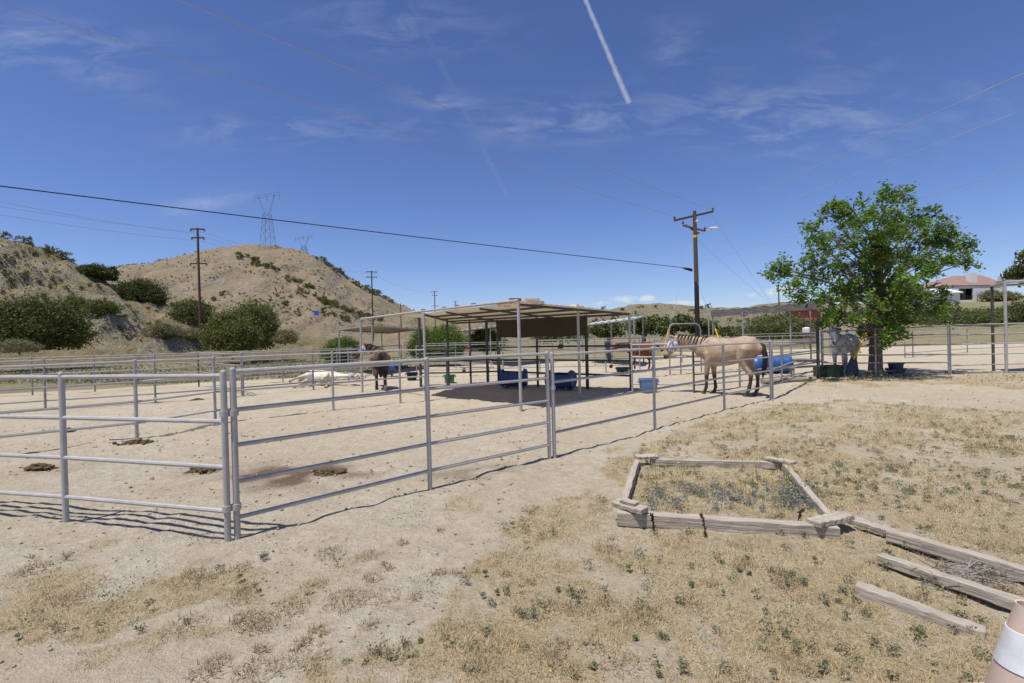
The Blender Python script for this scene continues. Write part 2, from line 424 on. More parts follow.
# ------------------------------------------------------------------ hills
def hor(px): return 338.5 - .026*(px-512)
class Hill:
    def __init__(s, name, sky, Y0, Y1, Y2, amp, seed, power=1.25, pale=.5):
        s.name = name; s.Y0, s.Y1, s.Y2, s.amp, s.seed, s.power = Y0, Y1, Y2, amp, seed, power
        s.u = np.array([(a-512)/F for a, _ in sky])
        s.e = np.array([CAMZ + (hor(a)-b)/F*Y1 for a, b in sky])
    def z(s, x, y):
        u = x/np.maximum(y, 1); cr = np.interp(u, s.u, s.e)
        t = (y-s.Y0)/(s.Y1-s.Y0); t2 = np.clip((y-s.Y1)/(s.Y2-s.Y1), 0, 1)
        up = np.clip(t, 0, 1)
        prof = np.where(t < 1, (up**s.power)*(1-.35*(1-up)*up), .5+.5*np.cos(t2*PI))
        sc_ = s.Y1*.06
        rid = np.abs(fbm(x/sc_, y/(sc_*2.2), s.seed, 5)-.5)*2
        d = (rid-.3)*s.amp*np.clip(up*3.0, 0, 1)*np.clip((1-up)*4+.08, 0, 1)*np.clip(cr/8, .1, 1.5)
        d = d + (fbm(x/sc_*4, y/sc_*4, s.seed+7, 4)-.5)*s.amp*.35*np.clip(up*4, 0, 1)
        return -.4 + (cr+.4)*prof + d
    def mesh(s, m, nu=260, ny_=150):
        us = np.linspace(s.u[0], s.u[-1], nu)
        yy = np.concatenate([np.linspace(s.Y0, s.Y1, int(ny_*.75)), np.linspace(s.Y1, s.Y2, int(ny_*.25)+1)[1:]])
        U, Y = np.meshgrid(us, yy); X = U*Y
        Z = s.z(X, Y)
        Z[0, :] = -.6; Z[-1, :] = -.6
        edge = np.minimum(np.clip((U-us[0])/(.05), 0, 1), np.clip((us[-1]-U)/(.05), 0, 1))
        i = np.arange(U.size).reshape(U.shape)
        q = np.stack([i[:-1, :-1], i[:-1, 1:], i[1:, 1:], i[1:, :-1]], -1).reshape(-1, 4)
        return np_mesh(s.name, np.stack([X.ravel(), Y.ravel(), Z.ravel()], 1), q, m, None, None, True)
    def hit(s, px, py):
        d = ray(px, py); Y = np.linspace(s.Y0, s.Y1*1.02, 800)
        p = np.array(CAM)[None, :] + np.array(d)[None, :]*(Y/d.y)[:, None]
        h = s.z(p[:, 0], p[:, 1]) - p[:, 2]
        k = np.argmax(h > 0)
        if h[k] <= 0: k = np.argmax(h)
        v = Vector(p[k]); v.z = float(s.z(p[k:k+1, 0], p[k:k+1, 1])[0]); return v
def hill_mat(name, grass, grass2, soil, soil2, green, sc_, amt=.5, b_=.6):
    m, nt, b = nodes(name)
    g = nt.nodes.new('ShaderNodeNewGeometry'); pos = g.outputs['Position']
    n0 = noise(nt, pos, .05*sc_, 5, .6); n1 = noise(nt, pos, .3*sc_, 6, .7); n2 = noise(nt, pos, 1.6*sc_, 5, .7)
    c = ramp(nt, n1, [(.3, grass2), (.7, grass)])
    so = ramp(nt, n2, [(.3, soil2), (.65, soil)])
    sep = nt.nodes.new('ShaderNodeSeparateXYZ'); L(nt, g.outputs['Normal'], sep.inputs[0])
    steep = math_(nt, 'SUBTRACT', 1, sep.outputs[2])
    k = math_(nt, 'ADD', math_(nt, 'MULTIPLY', steep, 1.6), math_(nt, 'SUBTRACT', n1, .5))
    c = mixc(nt, ramp(nt, k, [(amt-.12, (0,)*3), (amt+.12, (1,)*3)]), c, so)
    c = mixc(nt, ramp(nt, n0, [(.5, (0,)*3), (.68, (.6,)*3)]), c, green)
    c = mixc(nt, ramp(nt, n2, [(.3, (.65,)*3), (.48, (0,)*3)]), c, tuple(x*.45 for x in green))
    L(nt, c, b.inputs['Base Color']); b.inputs['Roughness'].default_value = .95; b.inputs['Specular IOR Level'].default_value = .05
    bump(nt, b, math_(nt, 'ADD', n2, n1), b_, 1.2/sc_)
    return m
hillA = Hill('eroded_hill', [(-700, 150), (-400, 175), (-200, 200), (-60, 226), (0, 236), (20, 240), (40, 246), (60, 255), (80, 264), (100, 274), (120, 288), (140, 296),
             (160, 303), (180, 309), (200, 316), (240, 327), (290, 336), (350, 341)], 46, 96, 170, 4.6, 5, .95)
hillB = Hill('rounded_hill', [(-200, 300), (0, 290), (60, 280), (100, 270), (120, 267), (150, 263), (180, 257), (210, 249), (240, 245), (275, 245), (300, 249), (318, 256), (335, 267),
             (350, 277), (370, 288), (390, 298), (400, 304), (410, 309), (430, 315), (460, 321), (500, 327), (560, 334)], 105, 285, 480, 7.0, 15, 1.15)
hillC = Hill('far_hills', [(380, 332), (430, 323), (470, 317), (520, 313), (560, 311), (600, 311), (620, 308), (640, 304), (660, 303), (675, 304), (690, 306), (720, 308), (750, 307),
             (775, 303), (800, 301), (830, 304), (880, 303), (950, 300), (1050, 296), (1300, 290)], 330, 720, 1100, 17, 25, 1.2)
hillD = Hill('house_hill', [(800, 331), (840, 325), (880, 314), (910, 306), (940, 303), (970, 302), (1000, 299), (1024, 296), (1100, 285), (1250, 270), (1500, 250)], 40, 112, 190, .9, 35, 1.05)
hm = hill_mat('dry_hill_soil', (0.309, 0.244, 0.138), (0.222, 0.174, 0.094), (0.412, 0.364, 0.265), (0.258, 0.217, 0.143), (0.135, 0.136, 0.066), 1.6, .34, .9)
hb = hill_mat('dry_hill_grass', (0.356, 0.283, 0.190), (0.254, 0.197, 0.124), (0.384, 0.332, 0.267), (0.260, 0.214, 0.160), (0.210, 0.197, 0.114), .55, .42, .8)
hc = hill_mat('far_hill_grass', (0.345, 0.293, 0.192), (0.261, 0.216, 0.142), (0.293, 0.246, 0.177), (0.209, 0.176, 0.127), (0.157, 0.164, 0.107), .3, .35, 1)
hd = hill_mat('house_hill_grass', (0.324, 0.275, 0.162), (0.230, 0.194, 0.115), (0.376, 0.320, 0.230), (0.261, 0.217, 0.148), (0.167, 0.189, 0.075), 1.2, .5, .6)
for h, m, l in ((hillA, hm, 'bare eroded hillside with pale cut banks at left'), (hillB, hb, 'rounded tan hill carrying the lattice towers'),
                (hillC, hc, 'long low tan hills on the horizon'), (hillD, hd, 'dry grassy rise below the tile roofed house')):
    tag(h.mesh(m), l, 'hill', kind='structure')

# ------------------------------------------------------------------ foliage
def leaf_quads(C, size, up=.3, asp=.6, rng=RNG, flat=1.0):
    """one quad leaf per centre, random orientation"""
    n = len(C); s = size*(.6+.8*rng.random(n))
    a = rng.normal(size=(n, 3)); a[:, 2] -= up; a[:, 2] *= flat; a /= np.linalg.norm(a, axis=1)[:, None]
    b = rng.normal(size=(n, 3)); b[:, 2] *= flat; b -= a*(a*b).sum(1)[:, None]; b /= np.linalg.norm(b, axis=1)[:, None]
    a *= s[:, None]; b *= (s*asp)[:, None]*.5
    V = np.stack([C-a*.5, C+b-a*.05, C+a*.5, C-b-a*.05], 1).reshape(-1, 3)
    T = np.arange(4*n).reshape(-1, 4)
    return V, T
def blob_points(lobes, n, rng=RNG, shell=.55):
    """points in clumps over ellipsoid lobes (cx,cy,cz,rx,ry,rz)"""
    lobes = np.array(lobes, float); w = (lobes[:, 3]*lobes[:, 5])**1.0; w /= w.sum()
    ncl = max(6, n//28)
    k = rng.choice(len(lobes), ncl, p=w)
    d = rng.normal(size=(ncl, 3)); d /= np.linalg.norm(d, axis=1)[:, None]; d[:, 2] = np.where(d[:, 2] < -.75, -d[:, 2], d[:, 2])
    r = (shell + (1-shell)*rng.random(ncl)**.7)*(.82+.34*rng.random(ncl)**2)
    cc = lobes[k, :3] + d*lobes[k, 3:]*r[:, None]
    j = rng.integers(0, ncl, n)
    cs = np.linalg.norm(lobes[k[j], 3:], axis=1)*.095
    return cc[j] + rng.normal(size=(n, 3))*cs[:, None]*np.array([1, 1, .75])
def bush(name, label, cat, base, w, h, m, n, leaf, group=None, lobes=6, d=None, seed=1, stems=True, flat=1.0):
    rng = np.random.default_rng(seed); d = d or w
    base = Vector(base); root = thing(name, label, cat, base, group)
    lb = []
    for i in range(lobes):
        a = rng.random()*2*PI; rr = .28*rng.random()**.5
        s = .55+.35*rng.random(); hz = h*(.40+.12*rng.random())*(1-rr*.6)
        lb.append((base.x+math.cos(a)*rr*w*1.1, base.y+math.sin(a)*rr*d*1.1, base.z+hz*(.75+.35*rng.random()), w*.5*s*.85, d*.5*s*.85, hz*1.15))
    lb.append((base.x, base.y, base.z+h*.25, w*.46, d*.46, h*.36))
    n = int(n*5); leaf = leaf*.62
    C = blob_points(lb, n, rng, .62); C = C[C[:, 2] > base.z-.02*h]
    C[:, 2] = base.z + (C[:, 2]-base.z)*np.minimum(1, h*1.05/np.maximum(.01, C[:, 2].max()-base.z))
    V, T = leaf_quads(C, leaf, rng=rng)
    sp_ = []
    for i in range(90):
        q = lb[int(rng.integers(0, len(lb)))]; dd = rng.normal(size=3); dd[2] = abs(dd[2])*.9; dd /= np.linalg.norm(dd); rr = np.array(q[3:])
        t = np.linspace(.85, 1.12+.25*rng.random(), 14)[:, None]; sp_.append(np.array(q[:3])+dd*rr*t+rng.normal(size=(14, 3))*leaf*.7)
    sp_ = np.concatenate(sp_); sp_ = sp_[sp_[:, 2] > base.z]; V2, T2 = leaf_quads(sp_, leaf*.9, rng=rng); T = np.concatenate([T, T2+len(V)]); V = np.concatenate([V, V2])
    np_mesh('foliage', V, T, m, root)
    if stems:
        s = MB()
        for i in range(5):
            q = lb[i % len(lb)]
            s.chain([base+Vector((0, 0, -.2)), base+Vector(((q[0]-base.x)*.4, (q[1]-base.y)*.4, h*.25)), Vector((q[0], q[1], q[2]))], [h*.03, h*.02, h*.008], 5)
        s.build('branches', 'bark', root)
    return root

# big scrub at the foot of the eroded hill: (px centre, py base, Y, width px, height px)
def at_hill(px, py, Y, hill=None):
    p = P(px, py, Y)
    if hill is not None:
        p = hill.hit(px, py)
    return p
def pbush(px, pyb, wpx, hpx, Y, m, n, leaf, label, name='scrub_bush', cat='bush', seed=1, group=None, hill=None, lobes=6):
    p = P(px, pyb, Y)
    if hill is not None:
        p = hill.hit(px, pyb)
    k = p.y/F
    return bush(name, label, cat, p - Vector((0, 0, .15*hpx*k*.3)), wpx*k, hpx*k, m, n, leaf*k, group, lobes, None, seed)
pbush(36, 347, 88, 54, 41, 'leaf_dark', 9000, 3.4, 'broad dark green bush at far left behind the pipe pens', seed=3, lobes=10)
pbush(-62, 347, 66, 46, 42, 'leaf_dark', 5000, 3.4, 'dark bush cut by the left edge of the picture', seed=4)
pbush(234, 348, 54, 40, 44, 'leaf_mid', 8000, 3.0, 'rounded olive green bush below the rounded hill', seed=5, lobes=8)
pbush(250, 347, 50, 50, 47, 'leaf_mid', 6000, 3.0, 'taller back half of the olive green bush below the rounded hill', seed=65, lobes=7)
pbush(103, 280, 26, 15, 80, 'leaf_dark', 2200, 2.4, 'dark bush high on the skyline of the eroded hill', seed=6, hill=hillA)
pbush(90, 276, 28, 13, 80, 'leaf_dark', 2200, 2.4, 'dark sprawling bush left of the skyline bush on the eroded hill', seed=36, hill=hillA)
pbush(146, 301, 42, 24, 80, 'leaf_dark', 3200, 2.4, 'large dark bush above the pale cut bank', seed=7, hill=hillA)
pbush(192, 321, 46, 24, 70, 'leaf_dark', 3000, 2.4, 'dark bush behind the foot of the left utility pole', seed=8, hill=hillA)
pbush(76, 311, 24, 15, 70, 'leaf_mid', 1500, 2.2, 'olive bush clinging to the middle of the eroded hill', seed=9, hill=hillA)
pbush(100, 316, 32, 16, 70, 'leaf_mid', 1500, 2.2, 'olive bush low on the cut bank', seed=10, hill=hillA)
pbush(163, 337, 34, 15, 55, 'leaf_sage', 1500, 2.0, 'grey green sage bush on the low bank left of the utility pole', 'sage_bush', seed=11, hill=hillA)
pbush(192, 339, 22, 11, 50, 'leaf_sage', 900, 2.0, 'grey sage bush below the utility pole', 'sage_bush', seed=12, hill=hillA)
pbush(285, 343, 26, 14, 46, 'leaf_sage', 1400, 2.0, 'grey sage bush beside the rounded olive bush', 'sage_bush', seed=13)
pbush(20, 352, 34, 14, 36, 'leaf_sage', 1200, 2.0, 'pale grey sage in front of the broad dark bush', 'sage_bush', seed=14)
pbush(341, 361, 40, 26, 33, 'leaf_bright', 5000, 2.2, 'bright green shrub left of the dark horse', 'green_shrub', seed=15)
pbush(434, 357, 54, 36, 31, 'leaf_bright', 8000, 2.2, 'tall bright green shrub left of the shade shelter', 'green_shrub', seed=16, lobes=8)
pbush(484, 350, 40, 24, 36, 'leaf_bright', 4000, 2.0, 'pale green shrub seen under the shade shelter', 'green_shrub', seed=17)
OAK = [(608, 338, 48, 22, 70), (643, 338, 40, 25, 74), (672, 336, 38, 24, 78), (706, 336, 36, 20, 78), (560, 344, 50, 18, 66), (730, 334, 24, 9, 92)]
OL = ['oak seen through the open side of the shade shelter', 'oak behind the chestnut horse', 'tallest oak left of the main utility pole', 'oak right of the main utility pole',
      'dark oak below the hanging shade screen', 'small low oak between the pole and the big round bush']
def oak(px, pyb, wpx, hpx, Y, label, seed):
    p = P(px, pyb, Y); k = Y/F; p.z = 0
    root = thing('oak_tree', label, 'tree', p, 'oaks along the foot of the far hills'); rng = np.random.default_rng(seed)
    h = hpx*k + 2*max(0, 0); w = wpx*k; top = P(px, pyb-hpx, Y).z
    lb = [(p.x+rng.uniform(-.36, .36)*w, p.y+rng.uniform(-.3, .3)*w, top*(.45+.2*rng.random()), w*(.22+.1*rng.random()), w*.25, top*(.24+.08*rng.random())) for i in range(9)]
    V, T = leaf_quads(blob_points(lb, 3600, rng), 2.6*k, rng=rng); np_mesh('crown', V, T, 'leaf_oak', root)
    s = MB(); s.chain([p+Vector((0, 0, -.2)), p+Vector((.2, 0, top*.3)), p+Vector((0, .2, top*.6))], [.4, .3, .15], 7); s.build('trunk', 'bark', root)
for i, q in enumerate(OAK): oak(*q, OL[i], 40+i)
pbush(772, 338, 66, 27, 55, 'leaf_oak', 5000, 2.3, 'big rounded grey green bush behind the blue barrel', seed=50, lobes=9)
pbush(930, 322, 62, 17, 70, 'leaf_oak', 3800, 2.4, 'dark bush below the tile roofed house', seed=51, hill=hillD)
pbush(978, 324, 84, 19, 70, 'leaf_oak', 5200, 2.4, 'broad dark bush right of the house porch', seed=52, hill=hillD, lobes=9)
pbush(1030, 320, 60, 24, 70, 'leaf_dark', 2600, 2.4, 'dark bush behind the right pipe frame', seed=53, hill=hillD)
pbush(1003, 300, 30, 11, 90, 'leaf_sage', 1500, 2.4, 'dry brown green bush beside the house wall', seed=54, hill=hillD)
# hillside scrub: shared meshes
def proto_scrub(name, label, m, seed, w, h, n, leaf, group):
    rng = np.random.default_rng(seed)
    lb = [(rng.uniform(-.3, .3)*w, rng.uniform(-.3, .3)*w, h*.25, w*.3, w*.3, h*.5) for _ in range(5)]
    V, T = leaf_quads(blob_points(lb, n, rng), leaf, rng=rng)
    o = np_mesh(name, V, T, m); return tag(o, label, 'shrub', group)
rg = random.Random(5)
protos = {}
def scatter(hill, spots, m, label, group):
    for i, (px, py, s) in enumerate(spots):
        p = hill.hit(px, py); k = p.y/F
        key = (group, i % 4)
        if key not in protos:
            o = proto_scrub('hillside_shrub', label, m, 100+len(protos), 1.0, .66, 900, .07, group); protos[key] = o
        else:
            o = protos[key].copy(); COL.objects.link(o)
        o.location = p - Vector((0, 0, .12*s*k)); o.rotation_euler = (0, 0, rg.uniform(0, 6)); o.scale = (s*k*rg.uniform(1.0, 1.35),)*2+(s*k*rg.uniform(1.1, 1.6),)
sB = []
for a, b, n in (((237, 256), (262, 262), 5), ((252, 263), (282, 271), 8), ((284, 278), (312, 290), 8), ((300, 292), (345, 309), 12), ((352, 312), (385, 322), 8), ((318, 300), (350, 312), 8), ((325, 312), (350, 322), 7), ((318, 258), (345, 275), 7), ((345, 278), (392, 302), 9)):
    for i in range(n):
        t = (i+rg.random())/n; sB.append((a[0]+(b[0]-a[0])*t+rg.uniform(-2, 2), a[1]+(b[1]-a[1])*t+rg.uniform(-1, 1.5), rg.uniform(4, 9)))
sB1 = sB[::2]; sB2 = sB[1::2]
sB1 += [(334, 271, 8), (368, 293, 9), (256, 301, 4), (278, 297, 4), (285, 306, 8), (225, 295, 9), (214, 300, 6), (300, 316, 5)]

scatter(hillB, sB1, 'leaf_dark', 'low dark green shrub in the drifts on the rounded hill', 'dark scrub on the rounded hill')
scatter(hillB, sB2, 'leaf_mid', 'low olive green shrub dotted over the rounded hill', 'olive scrub on the rounded hill')
sA = [(24, 239, 14), (50, 249, 12), (5, 238, 9), (64, 258, 12), (0, 262, 9), (10, 282, 9), (4, 270, 7), (33, 302, 9), (45, 300, 9)]
for i in range(90): sA.append((rg.uniform(0, 215), rg.uniform(246, 340), rg.uniform(3, 7)))
scatter(hillA, sA, 'leaf_mid', 'low olive shrub on the bare eroded hillside', 'scrub on the eroded hill')
sC = [(rg.uniform(590, 830), rg.uniform(307, 325), rg.uniform(2.5, 6)) for i in range(70)]
scatter(hillC, sC, 'leaf_oak', 'distant dark shrub on the long low hills', 'scrub on the far hills')

def fine_scrub(hill, n, x0, x1, y0, y1, s0, s1, m, label, seed):
    rng = np.random.default_rng(seed); A = []
    for i in range(n):
        p = hill.hit(rng.uniform(x0, x1), rng.uniform(y0, y1))
        if fbm(np.array([p.x/p.y*14]), np.array([p.z*.12]), 55, 3)[0] < .47: continue
        r = rng.uniform(s0, s1)*p.y/F*.5
        q = rng.normal(size=(26, 3))*r*.5; q[:, 2] = np.abs(q[:, 2])*1.1; A.append(np.array(p)+q)
    C = np.concatenate(A); V, T = leaf_quads(C, .16 if hill is hillA else .42, rng=rng)
    tag(np_mesh('fine_scrub', V, T, m), label, 'scrub', kind='stuff')
fine_scrub(hillA, 900, -80, 230, 240, 342, 1.0, 3.2, 'leaf_sage', 'thin dry scrub covering the eroded hillside', 1)
fine_scrub(hillA, 260, -80, 230, 240, 342, 1.5, 4, 'leaf_mid', 'thin green scrub scattered over the eroded hillside', 4)
fine_scrub(hillB, 700, 100, 400, 248, 326, .8, 2.4, 'leaf_sage', 'fine dry scrub speckling the rounded hill', 2)
fine_scrub(hillB, 200, 230, 420, 262, 328, 1.0, 3, 'leaf_mid', 'fine green scrub speckling the rounded hill', 5)
fine_scrub(hillC, 300, 560, 860, 304, 328, .8, 2.4, 'leaf_oak', 'fine scrub speckling the long low hills', 3)

# ------------------------------------------------------------------ main tree
def main_tree():
    base = G(877, 376); Y0 = base.y
    root = thing('leafy_tree', 'leafy green tree with a forked trunk shading the grey horse', 'tree', base)
    rng = np.random.default_rng(77)
    clumps = [(783, 268, 13), (797, 290, 15), (775, 271, 8), (812, 262, 16), (832, 214, 13), (850, 206, 13), (838, 240, 17), (820, 242, 11), (812, 228, 8), (892, 192, 10), (903, 196, 9), (897, 212, 12),
              (922, 215, 14), (912, 232, 17), (940, 226, 12), (950, 240, 13), (962, 243, 9), (966, 251, 7), (948, 258, 9), (968, 262, 7), (934, 242, 14), (893, 232, 17), (866, 238, 17), (875, 216, 13), (858, 224, 12),
              (812, 278, 15), (835, 265, 19), (858, 262, 20), (884, 258, 20), (910, 256, 16), (930, 268, 10), (905, 280, 13), (928, 292, 15), (945, 300, 10), (912, 300, 14), (870, 285, 20), (845, 292, 20),
              (828, 303, 14), (826, 322, 8), (838, 318, 15), (866, 308, 19), (888, 300, 16), (900, 318, 14), (884, 325, 16), (868, 328, 13), (894, 334, 12), (880, 337, 10), (925, 308, 9), (938, 312, 6)]
    for i in range(9):
        a = rng.random()*2*PI; q = rng.random()**.5
        clumps.append((872+math.cos(a)*q*66, 268+math.sin(a)*q*46, rng.uniform(10, 16)))
    k = Y0/F
    fork = base + Vector((-.02, 0, 1.35))
    tr = MB()
    tr.chain([base+Vector((-.03, 0, -.15)), base+Vector((-.03, 0, .03)), base+Vector((-.04, .01, .3)), base+Vector((-.03, 0, .8)), base+Vector((0, 0, 1.35)), base+Vector((.1, 0, 2.1)), base+Vector((.2, .1, 3.0)), base+Vector((.3, .1, 4.0))],
             [.31, .26, .215, .195, .20, .15, .1, .05], 14)
    tr.build('trunk', 'bark', root)
    lim = MB(); A = []; AT = []; nv = 0
    for (px, py, r) in clumps:
        dy = rng.uniform(-1.9, 1.9)*math.sqrt(max(.1, 1-((px-872)/115)**2))
        c = P(px, py, Y0+dy); R = r*k*.86
        h_ = min(3.6, max(0, (c.z-2.2)*.72)); st = base+Vector((.04+.07*h_, .03*h_, 1.15+h_))
        mid = st.lerp(c, .5)+Vector((rng.normal()*.15, rng.normal()*.15, .12+abs(rng.normal())*.1))
        rr = .014+.012*(c-st).length
        lim.chain([st, st.lerp(mid, .5)+Vector((0, 0, .05)), mid, c.lerp(mid, .4), c], [rr, rr*.75, rr*.55, rr*.35, .012], 6)
        nt_ = max(9, int(r*1.55))
        for t in range(nt_):
            d = rng.normal(size=3); d /= np.linalg.norm(d); q = np.array(c)+d*R*np.array([1, 1, .8])*(.25+.75*rng.random()**.5)
            tw = d*.6+rng.normal(size=3)*.4+np.array([0, 0, -.15]); tw /= np.linalg.norm(tw)
            lim.chain([c.lerp(mid, .15), (Vector(q)+c)/2+Vector((0, 0, .03)), Vector(q)], [.01, .007, .004], 3)
            n = int(rng.integers(17, 29)); s = np.linspace(-.05, .28, n)
            cc = q[None, :]+tw[None, :]*s[:, None]+rng.normal(size=(n, 3))*.06
            V, T = leaf_quads(cc, .125, up=.2, asp=.5, rng=rng, flat=.55); A.append(V); AT.append(T+nv); nv += len(V)
    lim.build('limb', 'bark', root)
    np_mesh('crown', np.concatenate(A), np.concatenate(AT), 'leaf_main', root)
main_tree()
# dark tree at the right edge, beyond the house
def edge_tree():
    p = hillD.hit(1030, 296); root = thing('dark_tree', 'dark tree cut by the right edge beside the house', 'tree', p); k = p.y/F
    rng = np.random.default_rng(8)
    lb = [(p.x+rng.uniform(-16, 16)*k, p.y+rng.uniform(-10, 10)*k, p.z+(16+rng.uniform(-4, 26))*k, 9*k, 9*k, 8*k) for _ in range(12)]
    V, T = leaf_quads(blob_points(lb, 5000, rng), 2.6*k, rng=rng); np_mesh('crown', V, T, 'leaf_dark', root)
    MB().chain([p+Vector((0, 0, -1)), p+Vector((.2, 0, 20*k)), p+Vector((0, 0, 34*k))], [.6, .45, .15], 7).build('trunk', 'bark', root)
edge_tree()

# ------------------------------------------------------------------ ground cover
def ground_cover():
    rng = np.random.default_rng(3)
    # straw blades: sampled on the ground, thinning with distance
    n = 900000
    y = 1.25*np.exp(rng.random(n)*math.log(19/1.25)); x = (rng.random(n)*2.6-1.22)*y*1.0
    d = dry_mask(x, y); cl = fbm(x*4, y*4, 61, 3)
    keep = rng.random(n) < d*np.clip((cl-.22)*2.4, 0.12, 1)*.6
    x = x[keep]; y = y[keep]; n = len(x)
    z = ground_z(x, y)
    ln = (.018+.05*rng.random(n)**2.2)*np.clip(y/4.5, .8, 1.7); wd = (.0013+.0014*rng.random(n))*np.clip(y/3, .9, 3.2)
    an = rng.random(n)*2*PI; tilt = .45+1.1*rng.random(n)
    dx = np.cos(an)*np.sin(tilt)*ln; dy = np.sin(an)*np.sin(tilt)*ln; dz = np.cos(tilt)*ln*.9+.006
    sx = -np.sin(an)*wd; sy = np.cos(an)*wd
    V = np.stack([np.stack([x-sx, y-sy, z-.002], 1), np.stack([x+sx, y+sy, z-.002], 1),
                  np.stack([x+dx, y+dy, z+dz], 1)], 1).reshape(-1, 3)
    o = np_mesh('dry_grass', V, np.arange(3*n).reshape(-1, 3), 'straw')
    tag(o, 'dry straw coloured grass covering the near ground', 'grass', kind='stuff')
    # grey green weeds
    def weeds(name, label, m, spots, leaf, upright, cnt):
        A = []
        for (wx, wy, R) in spots:
            k = int(cnt*rng.uniform(.6, 1.4)); a = rng.random(k)*2*PI; r = R*rng.random(k)**.7
            A.append(np.stack([wx+np.cos(a)*r, wy+np.sin(a)*r, .008+rng.random(k)*R*upright], 1))
        C = np.concatenate(A); V, T = leaf_quads(C, leaf, up=-.5, asp=.45, rng=rng)
        V[:, 2] = np.maximum(V[:, 2], -.02)
        tag(np_mesh(name, V, T, m), label, 'weeds', kind='stuff')
    sp = []
    for px, py, R in ((413, 521, .10), (427, 588, .09), (400, 527, .08), (695, 640, .16), (540, 607, .06), (452, 648, .06), (378, 650, .07), (560, 520, .06), (140, 581, .12), (118, 604, .09), (105, 604, .08),
                      (30, 622, .09), (45, 580, .08), (505, 560, .07), (525, 560, .08), (537, 615, .09), (548, 660, .07), (480, 655, .08), (405, 660, .09), (196, 542, .05), (215, 541, .06), (790, 620, .13), (780, 628, .12), (650, 585, .07)):
        g = G(px, py); sp.append((g.x, g.y, R*g.y/2.9))
    for i in range(340):
        px, py = rng.uniform(330, 1024), rng.uniform(405, 683); g = G(px, py)
        if dry_mask(np.array([g.x]), np.array([g.y]))[0] > .25: sp.append((g.x, g.y, rng.uniform(.014, .042)*max(1, g.y/3.0)))
    for i in range(620):
        px, py = rng.uniform(640, 1030), rng.uniform(402, 500); g = G(px, py)
        if dry_mask(np.array([g.x]), np.array([g.y]))[0] > .15: sp.append((g.x, g.y, rng.uniform(.02, .06)*max(1, g.y/6)))
    for i in range(16):
        g = G(rng.uniform(0, 330), rng.uniform(555, 640)); sp.append((g.x, g.y, rng.uniform(.015, .045)))
    weeds('green_weeds', 'small grey green weeds sprouting through the straw', 'weed', sp, .0165, .9, 50)
    st = []
    for px, py, R in ((270, 622, .12), (185, 625, .14), (370, 553, .12), (330, 552, .12), (240, 598, .09), (290, 605, .12), (250, 620, .1), (60, 600, .16), (90, 588, .15), (30, 570, .14), (200, 575, .16), (240, 565, .1), (345, 600, .16), (380, 595, .14), (300, 660, .15), (255, 672, .12), (210, 668, .1)):
        g = G(px, py); st.append((g.x, g.y, R))
    for i in range(22):
        g = G(rng.uniform(250, 560), rng.uniform(520, 665)); st.append((g.x, g.y, rng.uniform(.025, .07)))
    for i in range(70):
        px, py = rng.uniform(230, 1010), rng.uniform(440, 683); g = G(px, py)
        if dry_mask(np.array([g.x]), np.array([g.y]))[0] > .3: st.append((g.x, g.y, rng.uniform(.05, .12)))
    A = []
    for (wx, wy, R) in st:
        k = int(150*rng.uniform(.6, 1.3)*min(1.6, R/.1)); a = rng.random(k)*2*PI; r = R*rng.random(k)**.6; bx = wx+np.cos(a)*r; by = wy+np.sin(a)*r
        ln = .02+.045*rng.random(k); an = rng.random(k)*2*PI; ti = .3+1.1*rng.random(k); wd = .0028
        b3 = np.stack([bx, by, ground_z(bx, by)], 1); d3 = np.stack([np.cos(an)*np.sin(ti)*ln, np.sin(an)*np.sin(ti)*ln, np.cos(ti)*ln], 1); s3 = np.stack([-np.sin(an)*wd, np.cos(an)*wd, 0*an], 1)
        A.append(np.stack([b3-s3, b3+s3, b3+d3], 1).reshape(-1, 3))
    V = np.concatenate(A); tag(np_mesh('brown_tufts', V, np.arange(len(V)).reshape(-1, 3), 'tuft'), 'brown dried tufts scattered on the bare sand', 'weeds', kind='stuff')
    # inside the raised bed
    bd = [];
    for i in range(70):
        px, py = rng.uniform(650, 812), rng.uniform(488, 512); g = G(px, py); bd.append((g.x, g.y, rng.uniform(.04, .09)))
    for i in range(26):
        g = G(rng.uniform(775, 822), rng.uniform(478, 512)); bd.append((g.x, g.y, rng.uniform(.04, .08)))
    weeds('bed_weeds', 'blue grey weeds growing inside the timber bed', 'weed_blue', bd, .02, 1.2, 55)
    fl = []; V = []; T = []; nv = 0
    for i in range(46):
        px, py = rng.choice([rng.uniform(740, 800), rng.uniform(640, 700)], p=[.75, .25]), rng.uniform(470, 510)
        g = G(px, py); fl.append((g.x, g.y, rng.uniform(.1, .27)))
    C = np.array(fl); V, T = leaf_quads(np.repeat(C, 3, 0)+rng.normal(size=(len(C)*3, 3))*.012, .018, asp=.9, rng=rng)
    tag(np_mesh('yellow_flowers', V, T, 'flower'), 'tiny yellow flowers over the timber bed', 'flowers', kind='stuff')
    s = MB()
    for (a, b, c) in fl: s.chain([(a+rng.normal()*.02, b+rng.normal()*.02, 0), (a, b, c)], [.003, .0015], 3)
    tag(s.build('flower_stems', 'flower_stem'), 'thin green stems carrying the yellow flowers', 'stems', kind='stuff')
    # taller weeds in the field beyond the pens
    n = 26000
    px = rng.uniform(-160, 470, n); py = rng.uniform(349, 384, n)
    pts = np.array([G(a, b) for a, b in zip(px, py)])
    ok = (field_mask(pts[:, 0], pts[:, 1]) > .5) & (pts[:, 1] < 60) & (fbm(pts[:, 0]*.5, pts[:, 1]*.5, 71, 3) > .46)
    pts = pts[ok]; pts = np.repeat(pts, 2, 0)+rng.normal(size=(len(pts)*2, 3))*np.array([.25, .25, 0]); pts[:, 2] = rng.random(len(pts))**2*.30
